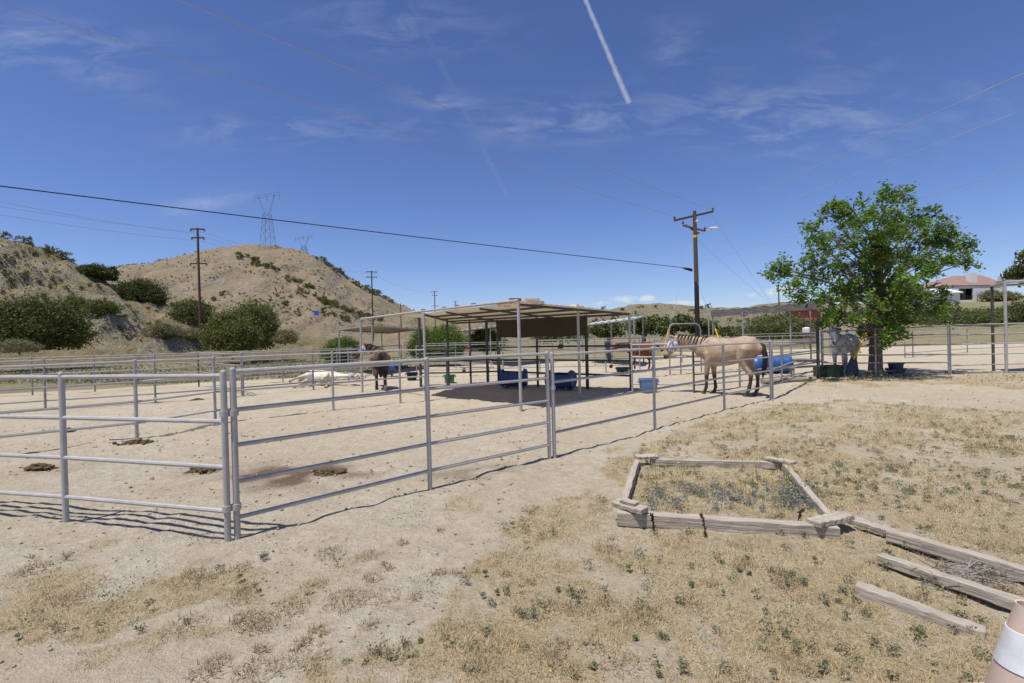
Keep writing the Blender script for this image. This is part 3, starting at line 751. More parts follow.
    V, T = leaf_quads(pts, .15, up=-1, asp=.35, rng=rng)
    tag(np_mesh('field_weeds', V, T, 'leaf_field'), 'yellow green weeds in the field beyond the pens', 'weeds', kind='stuff')
    # loose clods on the churned sand
    n = 6500; y = 2.2*np.exp(rng.random(n)*math.log(13/2.2)); x = (rng.random(n)*2.3-1.2)*y
    ok = (dry_mask(x, y) < .3) & (fbm(x*.9, y*.9, 83, 4) > .47); x = x[ok]; y = y[ok]; n = len(x); z = ground_z(x, y)
    r = (.004+.012*rng.random(n)**3)*np.clip(y/4, .8, 1.8); o6 = np.array([[1, 0, 0], [0, 1, 0], [-1, 0, 0], [0, -1, 0], [0, 0, .8], [0, 0, -.6]])
    V = np.stack([x, y, z+r*.3], 1)[:, None, :]+o6[None]*(r[:, None, None]*(.7+.6*rng.random((n, 6, 3))))
    T = (np.array([[0, 1, 4], [1, 2, 4], [2, 3, 4], [3, 0, 4], [1, 0, 5], [2, 1, 5], [3, 2, 5], [0, 3, 5]])[None]+np.arange(n)[:, None, None]*6).reshape(-1, 3)
    tag(np_mesh('dirt_clods', V.reshape(-1, 3), T, 'clod'), 'small loose clods and pebbles on the trampled sand', 'clods', kind='stuff')
    # under the tree and the right fence
    n = 800; px = np.concatenate([rng.uniform(845, 915, n), rng.uniform(920, 1024, n//3)]); py = np.concatenate([rng.uniform(373, 381, n), rng.uniform(373, 383, n//3)])
    pts = np.array([G(a, b) for a, b in zip(px, py)]); pts[:, 2] = rng.random(len(pts))**2*.17
    V, T = leaf_quads(pts, .09, up=-1, asp=.22, rng=rng)
    tag(np_mesh('fence_weeds', V, T, 'straw_far'), 'weeds around the tree foot and along the right fence', 'weeds', kind='stuff')
ground_cover()

# ------------------------------------------------------------------ pipe fences
def fence(label, posts, rails, group='galvanised pipe corral fences', rp=.028, rr=.021, top=.03, m='pipe', extra=(0, 0), world=False, name='pipe_fence', clamps=(), hs=None):
    pp = [Vector(p) if world else G(*p) for p in posts]
    root = thing(name, label, 'fence', pp[0], group)
    for i, p in enumerate(pp):
        r0 = rails[0]; r0 = r0[0]+(r0[1]-r0[0])*i/(len(pp)-1) if hasattr(r0, '__len__') else r0
        hp = r0+top if hs is None else hs[i]
        s = MB(); s.tube(p+Vector((0, 0, -.25)), p+Vector((0, 0, hp)), rp, 10)
        s.lathe(p+Vector((0, 0, hp)), [(rp, 0), (rp*.8, .012), (.001, .018)], 10)
        s.build('post', m, root)
    a = pp[0]+(pp[0]-pp[1]).normalized()*extra[0]; b = pp[-1]+(pp[-1]-pp[-2]).normalized()*extra[1]
    line = ([a] if extra[0] else [])+pp+([b] if extra[1] else [])
    for h in rails:
        h0, h1 = h if hasattr(h, '__len__') else (h, h)
        q = []
        for i, p in enumerate(line):
            t = i/(len(line)-1); sag = random.uniform(-.006, .006)
            q.append(p+Vector((0, 0, h0+(h1-h0)*t+sag)))
        MB().chain(q, rr, 8).build('rail', m, root)
    for z in clamps:
        c = pp[0]; s = MB()
        s.lathe(c+Vector((0, 0, z-.025)), [(rp, 0), (rp+.012, 0), (rp+.012, .05), (rp, .05)], 10)
        s.build('clamp', m, root)
    return root
# front corner pen
R4 = [1.38, .992, .612, .235]
fence('four rail pipe panel at the left foreground, left of the double corner post', [(228, 539), (66, 522), (-150, 503)], R4, clamps=(1.06, .26), extra=(0, 2.0), rp=.0255, rr=.020, top=.03)
fence('five rail pipe panel from the double corner post to the doubled middle post', [(237.5, 537), (430, 486), (549.5, 457.5)], [1.41, 1.085, .78, .475, .17], clamps=(1.06, .26), rp=.0255, rr=.0195, top=.02)
fence('four rail pipe panel beside the dry grass, in front of the tan horse', [(554.5, 456.5), (655, 429), (724.5, 410), (771, 399)], [1.392, 1.025, .69, .325], clamps=(.94,), rp=.026, rr=.020, top=.02)
s = MB()
for z in (1.06, .26): s.tube(G(228, 539)+Vector((0, 0, z)), G(237.5, 537)+Vector((0, 0, z)), .012, 6)
tag(s.build('hinge_pin', 'pipe'), 'short steel pins joining the two corner posts', 'hinge')
# divider behind it, and the others, all parallel
RR = [1.385, 1.02, .66, .275]
fence('pipe fence dividing the near pen from the pen of the lying horse', [(-140, 478), (-30, 458), (137, 438.5), (215.5, 423.5), (333.5, 410.5), (400.5, 402.5), (426, 400)], RR, extra=(1, 0))
fence('pipe fence on the near side of the lying horse', [(-60, 418), (45.5, 410), (155.5, 402.5), (243.5, 395.5), (313.5, 389), (362, 385)], [1.37, .99, .62, .26], extra=(3, 0), m='pipe_old')
fence('pipe fence at the far edge of the sand, behind the lying horse', [(-60, 399), (32.5, 395), (95, 391.5), (199, 386.5), (283, 381.5), (337.5, 378), (352, 376.5)], [1.37, .99, .62, .26], extra=(4, 0), m='pipe_old')
fence('pipe cross fence left of the dark horse meeting the far edge fence', [(242, 395), (199, 386.5)], [1.36, .98, .6], m='pipe_old')
fence('pipe fence behind the dark horse running towards the bright shrubs', [(349, 382), (361, 376), (379, 370), (402, 366)], [1.37, 1.0, .62, .25], m='pipe_old')
fence('pipe fence coloured shade-dark under the back of the shade shelter', [(421, 385.5), (447.5, 385), (488, 384), (500, 383.5), (538, 386), (588, 388.5), (631, 391)], [1.33, .88, .45], m='pipe_dark', rr=.03, rp=.04)  # dark rail colour carries the shade under the shelter roof
fence('pipe fence far behind the shelter, nearest of the back rows', [(417, 377), (447, 376.5), (470, 376), (540, 374), (606, 372.5), (640, 372)], [1.4, 1.05, .7, .3], m='pipe_old', rr=.019)
fence('middle row of the pipe fences far behind the shelter', [(425, 368.5), (456, 368), (500, 367), (553, 365.5), (595, 364.5), (640, 363.5), (682, 362.5)], [1.45, 1.1, .7, .3], m='pipe_old', rr=.018)
fence('last row of pipe fence below the oaks', [(405, 362), (460, 360.5), (520, 359), (578, 357.5), (650, 355.5), (720, 353.5)], [1.45, 1.1, .7], m='pipe_old', rr=.026)
fence('pipe fence of the chestnut horse pen', [(632.5, 391.5), (694, 392.5)], [1.36, 1.0, .64, .22], m='pipe', rr=.02)
fence('pipe panel behind the tan horse and its tail', [(694, 392.5), (740, 388), (782, 383), (818, 376.5)], [1.2, .85, .5, .2], m='pipe_old', rr=.02)
fence('pipe fence far behind the tan horse towards the utility pole', [(655, 377), (681, 374), (705, 372), (742, 369), (770, 367), (822, 366)], [1.42, 1.05, .68, .3], m='pipe_old', rr=.022)
fence('pipe fence in front of the big round bush', [(735, 359), (783, 357.5), (830, 356), (880, 355)], [1.5, 1.1, .7], m='pipe_old', rr=.024)
fence('pipe panel between the near right corner post and the tree gate', [(772.5, 398.5), (819, 376.5)], [(1.37, 1.27), (1.02, .95), (.68, .62), (.32, .28)], m='pipe', rr=.019)
fence('six rail pipe gate in the shade of the leafy tree', [(822.5, 377), (876, 376.6), (949, 374.5)], [(1.58, 1.68), (1.32, 1.40), (1.05, 1.05), (.78, .70), (.50, .42), (.22, .14)], m='pipe_old', rp=.03, rr=.021, name='pipe_gate', group='gates by the leafy tree')
fence('five rail pipe fence at the right edge passing the tall steel frame', [(950.5, 374), (1007, 372.8), (1070, 371)], [1.70, 1.36, 1.02, .66, .3], m='pipe', rr=.021, extra=(0, 4), rp=.03)
fence('inner pipe fence of the right paddock behind the gate', [(905, 358), (913, 357), (967.5, 352.5), (1040, 350)], [1.5, 1.1, .65, .25], m='pipe_old', rr=.022, extra=(0, 6))
fence('dark post and wire fence along the grassy rise', [(833, 345), (895, 342.5), (953.5, 340), (1001, 337), (1050, 334)], [1.5, .9], m='pipe_dark', rr=.012, rp=.1, name='post_fence', group='field fences')
fence('white rail fence at the foot of the house hill', [(905, 341), (925, 340.5), (945, 340)], [1.25, .7], m='white', rr=.09, rp=.1, name='white_fence', group='field fences')
for p, l in (((818.5, 377.5), 'tall dark gate post left of the leafy tree'),):
    g = G(*p); s = MB(); s.tube(g+Vector((0, 0, -.2)), g+Vector((0, 0, zat(818, 322, g))), .05, 10); tag(s.build('gate_post', 'pipe_dark'), l, 'post')
# arched gate frame behind the tan horse
g0, g1 = G(670, 375), G(701.5, 373); zt = zat(671, 324, g0)
s = MB(); up = Vector((0, 0, 1))
s.chain([g0, g0+up*(zt-.25), g0.lerp(g1, .05)+up*(zt-.06), g0.lerp(g1, .14)+up*zt, g0.lerp(g1, .86)+up*zt, g0.lerp(g1, .95)+up*(zt-.06), g1+up*(zt-.25), g1], .03, 8)
tag(s.build('arched_gate_frame', 'pipe_old'), 'rounded pipe gate arch rising behind the tan horse neck', 'gate frame')

# ------------------------------------------------------------------ shelters
def corrug(s, A, B, C, D, n=60, amp=.02, thick=.02):
    """corrugated sheet quad A-B-C-D, ridges run from AB to DC"""
    A, B, C, D = map(Vector, (A, B, C, D)); up = Vector((0, 0, 1)); m = 4
    rows = []
    for j in range(m+1):
        tj = j/m; a = A.lerp(D, tj); b = B.lerp(C, tj); sag = -.02*math.sin(tj*PI*2)**2
        rows.append([a.lerp(b, i/n)+up*(amp*math.sin(i*PI*.5) + sag) for i in range(n+1)])
    for off in ((0,) if thick == 0 else (0, -thick)):
        base = len(s.v)
        for r in rows: s.v += [tuple(p+up*off) for p in r]
        for j in range(m):
            for i in range(n):
                q = (base+j*(n+1)+i, base+j*(n+1)+i+1, base+(j+1)*(n+1)+i+1, base+(j+1)*(n+1)+i)
                s.f.append(q if off == 0 else q[::-1])
    return s
def pz(px, py, g): return Vector((g.x, g.y, zat(px, py, g)))
gA, gB, gC, gL, gF = G(521, 410), G(580, 397), G(631, 391), G(426, 400), G(362.5, 392.5)
tA, tC = Vector((gA.x, gA.y, 2.44)), Vector((gC.x, gC.y, 2.30))
tL = Vector((gL.x, gL.y, zat(423.5, 313, gL))); tF = Vector((gF.x, gF.y, zat(360.5, 320.5, gF)))
tK = P(456, 322, 18.0); tB = Vector((gB.x, gB.y, 2.50))
sh = thing('shade_shelter', 'large flat roofed pipe shade shelter with a hanging dark screen', 'shelter', Vector((gA.x, gA.y, 0)))
upv = Vector((0, 0, 1))
o_ = (tA-tK).normalized()*.08; 
s = MB(); corrug(s, tA+upv*.02+o_, tC+upv*.02+(tC-tL).normalized()*.1, tK+upv*.02, tL.lerp(tF, .3)+upv*.0, 90, .006, 0); s.build('roof', 'roof_sheet', sh)
for p, t, m in ((gA, tA, 'pipe'), (gB, tB, 'pipe'), (gC, tC, 'pipe'), (gL, tL, 'pipe'), (gF, tF, 'pipe')):
    MB().tube(p-upv*.2, Vector((p.x, p.y, t.z)), .036, 10).build('post', m, sh)
back = lambda x: tC.lerp(tK, (tC.x-x)/(tC.x-tK.x))
for px, py, tz in ((488, 385, None), (471, 383, None), (421, 386.5, 2.5), (498.5, 383.5, None), (538, 386, None), (587.5, 388.3, None), (449, 388, None)):
    g = G(px, py); b = back(g.x); z = tz or 2.33
    if px == 421: z = zat(419, 315.5, g)
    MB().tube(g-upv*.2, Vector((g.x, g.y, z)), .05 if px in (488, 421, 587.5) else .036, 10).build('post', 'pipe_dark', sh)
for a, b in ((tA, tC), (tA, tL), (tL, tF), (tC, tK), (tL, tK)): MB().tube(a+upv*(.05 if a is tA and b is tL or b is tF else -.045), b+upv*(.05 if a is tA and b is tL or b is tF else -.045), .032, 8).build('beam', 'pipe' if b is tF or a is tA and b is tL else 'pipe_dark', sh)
for t in (.36, .72):
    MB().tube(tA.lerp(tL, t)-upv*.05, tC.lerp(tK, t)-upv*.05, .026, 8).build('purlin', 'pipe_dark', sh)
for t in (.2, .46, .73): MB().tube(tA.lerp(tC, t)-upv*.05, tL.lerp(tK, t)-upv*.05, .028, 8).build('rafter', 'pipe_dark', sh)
# hanging screen on the back line
a = back(G(498.5, 383.5).x); b = back(2.33); n = 26; rows = []
s = MB()
for j in range(9):
    for i in range(n+1):
        p = a.lerp(b, i/n); ztop = p.z-.08; zb = 1.66+.015*math.sin(i*.6)
        off = .02*math.sin(i*.9+j*.3)+.012*math.sin(j*1.7)
        q = Vector((p.x+off*.5, p.y-off-.06, ztop+(zb-ztop)*j/8)); s.v.append(tuple(q))
for j in range(8):
    for i in range(n):
        k = j*(n+1)+i; s.f.append((k, k+1, k+n+2, k+n+1))
o = s.build('hanging_screen', 'screen', sh); md = o.modifiers.new('thick', 'SOLIDIFY'); md.thickness = .01
# things lying on the roof
def lump(s, c, d, rz=0, seed=0):
    r = random.Random(seed); m = Matrix.Rotation(rz, 3, 'Z'); b0 = len(s.v)
    s.ball(c, (d[0]/2, d[1]/2, d[2]/2), 14, 8, m)
    for i in range(b0, len(s.v)):
        x, y, z = s.v[i]; q = r.uniform(.93, 1.07); s.v[i] = (c[0]+(x-c[0])*q*1.05, c[1]+(y-c[1])*q*1.05, c[2]+(z-c[2])*q)
def rz(x, y):
    a, b = (tC-tA), (tL-tA); det = a.x*b.y-a.y*b.x; dx, dy = x-tA.x, y-tA.y
    u_ = (dx*b.y-dy*b.x)/det; v_ = (a.x*dy-a.y*dx)/det; return tA.z+u_*a.z+v_*b.z+.03
def rp(px, Y, dz):
    p = P(px, 300, Y); return Vector((p.x, p.y, rz(p.x, p.y)+dz))
def onroof(px, back_=.25): 
    if px < 519: p = tA.lerp(tL, (519-px)/(519-423.5))
    else: p = tA.lerp(tC, ((px-519)/(630-519))*.72)
    return p+upv*.1+Vector((.05, back_, 0))
p = rp(515, gA.y+.32, .06); m3 = Matrix.Rotation(.4, 3, 'Z')
tag(MB().box(p, (.27, .12, .09), m3).build('brick', 'brick', None, False), 'red brick holding down the near corner of the shelter roof', 'brick')
s = MB(); c = rp(533, gA.y+.65, .045); s.box(c, (.46, .3, .06), Matrix.Rotation(.35, 3, 'Z') @ Matrix.Rotation(.06, 3, 'Y')); s.box(c+Vector((-.03, .02, .055)), (.34, .24, .05), Matrix.Rotation(.2, 3, 'Z'))
tag(s.build('folded_mat', 'sack', None, False), 'tan folded mat lying on the shelter roof beside the brick', 'mat')
s = MB(); lump(s, rp(576, gB.y+.15, .06), (.45, .3, .15), .4, 3); tag(s.build('sand_sack', 'sack'), 'pale tan sack on the roof above the second front post', 'sack')
s = MB(); c = rp(503.5, gA.y+.75, .03)
for i in range(20):
    a0 = 2*PI*i/20
s.chain([c+Vector((.13*math.cos(t*PI/9), .13*math.sin(t*PI/9), 0)) for t in range(19)], .035, 7, False); tag(s.build('coiled_hose', 'black'), 'dark coil of hose on the shelter roof left of the brick', 'hose')
s = MB(); lump(s, rp(587, gB.y+.4, .03), (.3, .2, .08), .2, 9); tag(s.build('old_rag', 'screen'), 'dark rag on the shelter roof right of the tan sack', 'rag')
# rows of stones / battens on the roof edge
for i, px in enumerate((420, 445, 459, 476)):
    p = tA.lerp(tL, (519-px)/(519-423.5))+upv*.10
    s = MB(); lump(s, p+Vector((.06, .08, 0)), (.15, .10, .05), .5, i); o = s.build('flat_stone', 'wood_end')
    tag(o, 'flat dark stone weighing down the left roof edge', 'stone', 'stones on the shelter roof edge')

def small_shelter(label, corners, posts, m='tin', pm='pipe', corr=30):
    """corners: A near, B, C, D world points of the roof; posts: list of world xy + top z"""
    pm = 'pipe_old'; root = thing('shade_shelter', label, 'shelter', Vector((posts[0][0].x, posts[0][0].y, 0)), 'smaller shade shelters in the pens')
    s = MB(); corrug(s, *[c+upv*.05 for c in corners], corr, .03 if m == 'tin_light' else .015); s.build('roof', m, root)
    for p, z in posts: MB().tube(Vector((p.x, p.y, -.2)), Vector((p.x, p.y, z)), .045, 8).build('post', pm, root)
    for i in range(4): MB().tube(corners[i], corners[(i+1) % 4], .04, 6).build('beam', pm, root)
    return root
c0, c1, c2, c3 = P(372, 325.5, 23.3), P(419, 329.3, 28.0), P(388, 333.3, 33), P(338, 330, 22.6)
c3b = P(339, 330, 26)
small_shelter('tan roofed shelter behind the dark horse', [c0, c1, c2, c3b], [(c0, c0.z), (c1, c1.z), (P(381.5, 333, 32), c2.z), (c3b, c3b.z), (P(399, 331.5, 29.5), P(399, 331.5, 29.5).z)])
c0, c1 = P(453, 332.5, 36), P(502, 325.5, 28)
small_shelter('pale tin roof seen through the left of the big shelter', [c0, c1, c1+Vector((3, 3.5, .26)), c0+Vector((3, 3.5, .26))], [(c0, c0.z), (c1, c1.z), (c0+Vector((3, 3.5, 0)), c0.z+.24), (P(490, 326, 30), P(490, 326, 30).z)], 'tin_light')
c0, c1 = P(582, 326, 30), P(634, 319.5, 25)
small_shelter('pale corrugated roof behind the right end of the big shelter', [c0, c1, c1+Vector((1.4, 3.5, .27)), c0+Vector((1.4, 3.5, .27))], [(c1, c1.z), (P(611, 322, 27.5), P(611, 322, 27.5).z), (c0, c0.z), (c1+Vector((1.4, 3.5, 0)), c1.z+.25)], 'tin_light')
c0, c1 = P(711, 314, 27), P(822, 305.5, 24)
sw = thing('shade_shelter', 'weathered timber edged roof behind the tan horse', 'shelter', Vector((c0.x, c0.y, 0)), 'smaller shade shelters in the pens')
s = MB(); corrug(s, c0+upv*.18, c1+upv*.18, c1+Vector((1.5, 3.6, .1)), c0+Vector((1.5, 3.6, .1)), 40, .02); s.build('roof', 'tin_light', sw)
MB().beam(c0, c1, .1, .33, .008, 12).build('fascia', 'wood_fascia', sw, False)
for p in (P(708.5, 316, 27), P(742.5, 313, 26), P(790, 309, 25), c1, c0+Vector((1.5, 3.4, 0)), c1+Vector((1.5, 3.4, 0))):
    MB().tube(Vector((p.x, p.y, -.2)), Vector((p.x, p.y, c0.z-.05+(.1 if p.x > 11 else 0))), .04, 8).build('post', 'pipe_old', sw)
# tall steel frame at the right edge
fr = thing('steel_frame', 'tall grey pipe frame with a sheet roof at the right edge', 'shelter', G(1006.5, 372.8))
ga, gb = G(1006.5, 372.8), G(993.5, 370.5)
ta, tb = Vector((ga.x, ga.y, zat(1004.5, 282, ga))), Vector((gb.x, gb.y, zat(991.5, 286, gb)))
dx = Vector((4.5, .6, .15)); 
for a, t, m in ((ga, ta, 'pipe'), (gb, tb, 'pipe_dark'), (ga+dx, ta+dx, 'pipe'), (gb+dx, tb+dx, 'pipe')): MB().tube(Vector((a.x, a.y, -.2)), t, .045, 10).build('post', m, fr)
for a, b in ((ta, tb), (ta, ta+dx), (tb, tb+dx), (ta+dx, tb+dx)): MB().tube(a, b, .045, 8).build('beam', 'pipe', fr)
s = MB(); corrug(s, ta+upv*.09, ta+dx+upv*.09, tb+dx+upv*.09, tb+upv*.09, 24, .02); s.build('roof', 'tin_light', fr)

# ------------------------------------------------------------------ tubs, barrels, pots
def barrel(label, c, axis, length, r, m, opening=True, legs=True, group='blue plastic barrels'):
    c = Vector(c); ax = Vector(axis).normalized(); root = thing('plastic_barrel', label, 'barrel', Vector((c.x, c.y, 0)), group)
    q = Vector((0, 0, 1)).rotation_difference(ax).to_matrix()
    prof = [(.02, -.5), (.86, -.5), (.95, -.47), (.97, -.42), (1.0, -.40), (.97, -.38), (1.0, -.2), (1.03, -.17), (1.0, -.14), (1.0, .14), (1.03, .17), (1.0, .2), (.97, .38), (1.0, .40), (.97, .42), (.95, .47), (.86, .5), (.02, .5)]
    s = MB(); s.lathe(c, [(a*r, b*length) for a, b in prof], 28, q)
    if opening:   # cut a feed opening in the upper side
        sd = ax.cross(upv).normalized(); keep = []
        for f in s.f:
            m_ = sum((Vector(s.v[i]) for i in f), Vector())/len(f) - c
            if abs(m_.dot(ax)) < .30*length and m_.z > r*.62: continue
            keep.append(f)
        s.f = keep
    o = s.build('barrel_body', m, root); md = o.modifiers.new('wall', 'SOLIDIFY'); md.thickness = .012
    for e in (-.5, .5):
        k = MB(); k.lathe(c+ax*(e*length*1.0), [(r*.80, -.012), (r*.86, -.012), (r*.86, .012), (r*.80, .012)], 24, q); k.build('end_rim', m, root)
    if legs:
        for e in (-.3, .3):
            p = c+ax*(e*length); sd = ax.cross(upv).normalized(); k = MB()
            zb = max(.06, c.z-r*.75)
            k.beam(Vector((p.x, p.y, 0))-sd*r*.8+upv*zb*.5, Vector((p.x, p.y, 0))+sd*r*.8+upv*zb*.5, .08, zb); k.build('cradle', 'wood_end', root, False)
    return root
p = G(514, 387.5); barrel('navy barrel feeder lying under the shelter, left of the pair', p+upv*.33, (1, -.12, 0), .88, .30, 'navy')
p = G(561, 390); barrel('navy barrel feeder with its round end showing, right of the pair under the shelter', p+upv*.33, (.86, -.5, 0), .86, .29, 'navy')
p = G(771, 373.5); barrel('bright blue barrel lying behind the tail of the tan horse', p+upv*.35, (1, -.1, .0), 1.42, .34, 'blue', False, False)
p = G(387, 376.5); barrel('blue barrel standing low behind the legs of the dark horse', p+upv*.42, (.9, .3, 0), .75, .24, 'blue', False)
def tub(name, label, g, w, h, m, taper=.8, square=False, rim=.025, group=None, depth=None):
    root = thing(name, label, 'tub', g, group); s = MB()
    if square:
        d = depth or w*.75; n = 6
        def ring(sc, z):
            out = []
            for cx, cy, a0 in ((1, 1, 0), (-1, 1, 90), (-1, -1, 180), (1, -1, 270)):
                for k in range(4):
                    a = math.radians(a0+k*30); rr = .05
                    out.append(Vector((cx*(w/2*sc-rr)+math.cos(a)*rr, cy*(d/2*sc-rr)+math.sin(a)*rr, z)))
            return out
        prof = [(taper*.02, .0), (taper, 0), (taper+.04, .05*h), (1, h*.93), (1.07, h*.93), (1.07, h), (1, h), (taper*.97, .03)]
        rings = [ring(max(a, .25), z) for a, z in prof]; vs = [g+p for r in rings for p in r]; k = len(rings[0]); fs = []
        for i in range(len(rings)-1):
            for j in range(k): fs.append((i*k+j, i*k+(j+1) % k, (i+1)*k+(j+1) % k, (i+1)*k+j))
        fs.append(tuple((len(rings)-1)*k+j for j in range(k)))
        s.add(vs, fs)
    else:
        r = w/2; s.lathe(g, [(.01, .0), (taper*r, 0), (r, h-.04), (r+rim, h-.04), (r+rim, h), (r-.01, h), (taper*r-.01, .03), (.01, .03)], 20)
    s.build('tub_body', m, root)
    hd = MB()
    for sgn in (-1, 1):
        c = g+Vector((sgn*(w/2+.03), 0, h*.9)); hd2 = MB(); hd2.chain([c+Vector((0, -.07, 0)), c+Vector((sgn*.02, -.06, -.07)), c+Vector((sgn*.02, .06, -.07)), c+Vector((0, .07, 0))], .012, 6); hd2.build('handle', m, root)
    return root
tub('water_tub', 'square faded blue tub on the sand in front of the chestnut horse', G(648.5, 392.5), .47, .40, 'tub_blue', .82, True)
tub('muck_bucket', 'round green bucket left of the shelter posts', G(449.5, 382.5), .40, .30, 'green', .85)
tub('rubber_tub', 'low black tub below the bright green shrub', G(412, 380), .42, .32, 'black', .88)
tub('feed_tub', 'dark green tub by the hanging blue net', G(622.5, 371.5), .52, .2, 'darkgreen', .9, True)
tub('trough', 'dark trough at the left foot of the leafy tree', G(831.5, 377), .62, .42, 'darkgreen', .92, True, depth=.45)
s = thing('planter_pot', 'dark stepped pot against the fence right of the tree trunk', 'pot', G(896, 375.5))
MB().lathe(G(896, 375.5), [(.01, 0), (.22, 0), (.27, .2), (.31, .2), (.31, .25), (.20, .26), (.22, .40), (.26, .41), (.26, .45), (.19, .45), (.17, .3), (.01, .3)], 18).build('pot_body', 'slate', s)
# hanging net
p = G(608.5, 383); hz = zat(607, 342, p); root = thing('hay_net', 'narrow dark blue net hanging on the dark rail beside the chestnut horse', 'net', Vector((p.x, p.y, hz)))
MB().chain([Vector((p.x-.03, p.y-.08, hz)), Vector((p.x-.01, p.y-.1, hz-.25)), Vector((p.x+.02, p.y-.1, hz-.5)), Vector((p.x+.05, p.y-.1, hz-.72))], [.1, .075, .085, .05], 9).build('net_body', 'slate', root)
s = MB(); s.ball(Vector((p.x+.08, p.y-.1, hz-.84)), .065); s.build('weight', 'black', root)
# leaning yellow tool
g = G(852, 377.5); root = thing('scoop_shovel', 'yellow handled scoop shovel leaning near the grey horse', 'shovel', g)
tp = P(866, 333, g.y+.25); bt = g+Vector((.10, .05, .62)); MB().tube(bt, tp, .036, 8).build('handle', 'yellow', root)
s = MB(); rws = []
for i in range(8):
    t = i/7; w = (.26-.17*t**1.5); zz = .03+.64*t; c = g+Vector((-.04+.14*t, .02+.06*t, zz))
    for k in range(7):
        u = k/6*2-1; rws.append(c+Vector((u*w, -.09*(u*u)+.05, 0)))
for i in range(7):
    for k in range(6): s.f.append((i*7+k, i*7+k+1, (i+1)*7+k+1, (i+1)*7+k))
s.v = [tuple(p) for p in rws]; o = s.build('blade', 'slate', root); md = o.modifiers.new('t', 'SOLIDIFY'); md.thickness = .012
# low wooden bench
root = thing('wooden_bench', 'low weathered wooden bench beside the blue barrel', 'bench', G(804, 379))
a, b = G(791, 380), G(818, 378); a.z = b.z = .42
MB().beam(a, b, .22, .05, .006, 4).build('seat_board', 'wood_grey', root, False)
for q in (a.lerp(b, .06), a.lerp(b, .9)):
    for dyy in (-.08, .08): MB().beam(Vector((q.x+dyy*.3, q.y+dyy, 0)), Vector((q.x, q.y+dyy*.7, .395)), .06, .06).build('leg', 'wood_grey', root, False)
a, b = G(762, 383.5), G(815, 380.5); a.z = b.z = .06
tag(MB().chain([a, a.lerp(b, .5)+Vector((0, .04, .01)), b], [.085, .075, .07], 8).build('fallen_log', 'wood_grey'), 'grey log on the sand below the blue barrel', 'log')
a, b = G(766, 381), G(816, 378); a.z = .3; b.z = .55
tag(MB().chain([a, a.lerp(b, .55)+upv*.16, b], [.02, .018, .016], 6).build('bent_stick', 'wood_grey'), 'thin bent pole propped over the grey log', 'stick')

# ------------------------------------------------------------------ raised bed and timbers
bed = thing('timber_bed', 'empty raised bed of weathered grey timbers in the dry grass', 'raised bed', G(625, 512))
def gz(px, py, z): return G(px, py, z)
def timber_obj(parent, a, b, w, h, name, jit=.005, n=16):
    a = Vector(a); b = Vector(b); d = b-a; ln = d.length; mb = MB()
    mb.beam((0, 0, 0), (ln, 0, 0), w, h, jit, n); o0 = origin(parent)
    me = bpy.data.meshes.new(name); me.from_pydata(mb.v, [], mb.f); me.materials.append(MT['timber'])
    o = bpy.data.objects.new(name, me); COL.objects.link(o); md = o.modifiers.new('edge', 'BEVEL'); md.width = .006; md.segments = 2; md.limit_method = 'ANGLE'
    if parent is not None: o.parent = parent
    o.location = a-o0; o.rotation_euler = (random.uniform(-.08, .08), -math.asin(d.z/ln), math.atan2(d.y, d.x)); return o
def timber(parent, a, b, w, h, name='beam', m='wood_grey'):
    return timber_obj(parent, a, b, w, h, name)
zt = .14
fa, fb = gz(617, 512, .09), gz(838, 529, .05)
timber(bed, Vector((fa.x, fa.y, .045)), Vector((fb.x, fb.y, .02)), .09, .115)
ba, bb = gz(650, 458.5, .08), gz(786, 462, .08)
timber(bed, Vector((ba.x, ba.y, .04)), Vector((bb.x, bb.y, .04)), .07, .085)
timber(bed, Vector((*gz(637, 460, .08).xy, .045)), Vector((*gz(623, 503, .08).xy, .05)), .065, .09)
timber(bed, Vector((*gz(784, 463, .08).xy, .045)), Vector((*gz(829, 514, .08).xy, .045)), .06, .085)
def slab(px0, py0, px1, py1, z, w, h, name='corner_board'):
    a, b = gz(px0, py0, z), gz(px1, py1, z); timber(bed, a, b, w, h, name)
slab(615, 502, 645, 511, .135, .11, .045); slab(622, 500, 637, 504, .173, .075, .03)
slab(636, 457, 657, 456, .105, .13, .035); slab(766, 458, 795, 463, .105, .12, .035); slab(813, 523, 847, 515.5, .10, .13, .045)
def plank(name, label, a, b, w, h, n=14, za=.0, zb=.0):
    a = G(*a); b = G(*b); a.z = h/2+za; b.z = h/2+zb; o = timber_obj(None, a, b, w, h, name, .006); return tag(o, label, 'timber')
plank('loose_timber', 'long grey timber on edge, farthest of the three loose timbers', (888, 540), (1100, 603), .075, .085)
plank('loose_timber', 'long grey timber lying flat, middle of the three loose timbers', (880, 562), (1100, 637), .085, .06)
plank('loose_timber', 'short broken timber, nearest of the three loose timbers', (856, 596), (985, 634), .09, .085, 14, 0, -.06)
plank('loose_timber', 'stub of timber bridging the bed corner and the loose timbers', (850, 524), (903, 541), .08, .06)
def stalk(px, py, hgt, lean, label, seed):
    g = G(px, py); r = random.Random(seed); root = thing('dried_dock', label, 'dead plant', g, 'dried brown stalks at the timber bed')
    s = MB(); tip = g+Vector((lean, r.uniform(-.05, .05), hgt)); md = g.lerp(tip, .5)+Vector((0, 0, .05)); s.chain([g, md, tip], [.007, .006, .004], 5); s.build('stem', 'rust', root)
    k = MB()
    for i in range(60):
        t = r.random(); p = (md.lerp(tip, t*2-1) if t > .5 else g.lerp(md, t*2)); k.ball(p+Vector((r.uniform(-.012, .012), r.uniform(-.012, .012), r.uniform(-.01, .01))), .005*r.uniform(.6, 1.5), 5, 4)
    k.build('seed_head', 'rust', root)
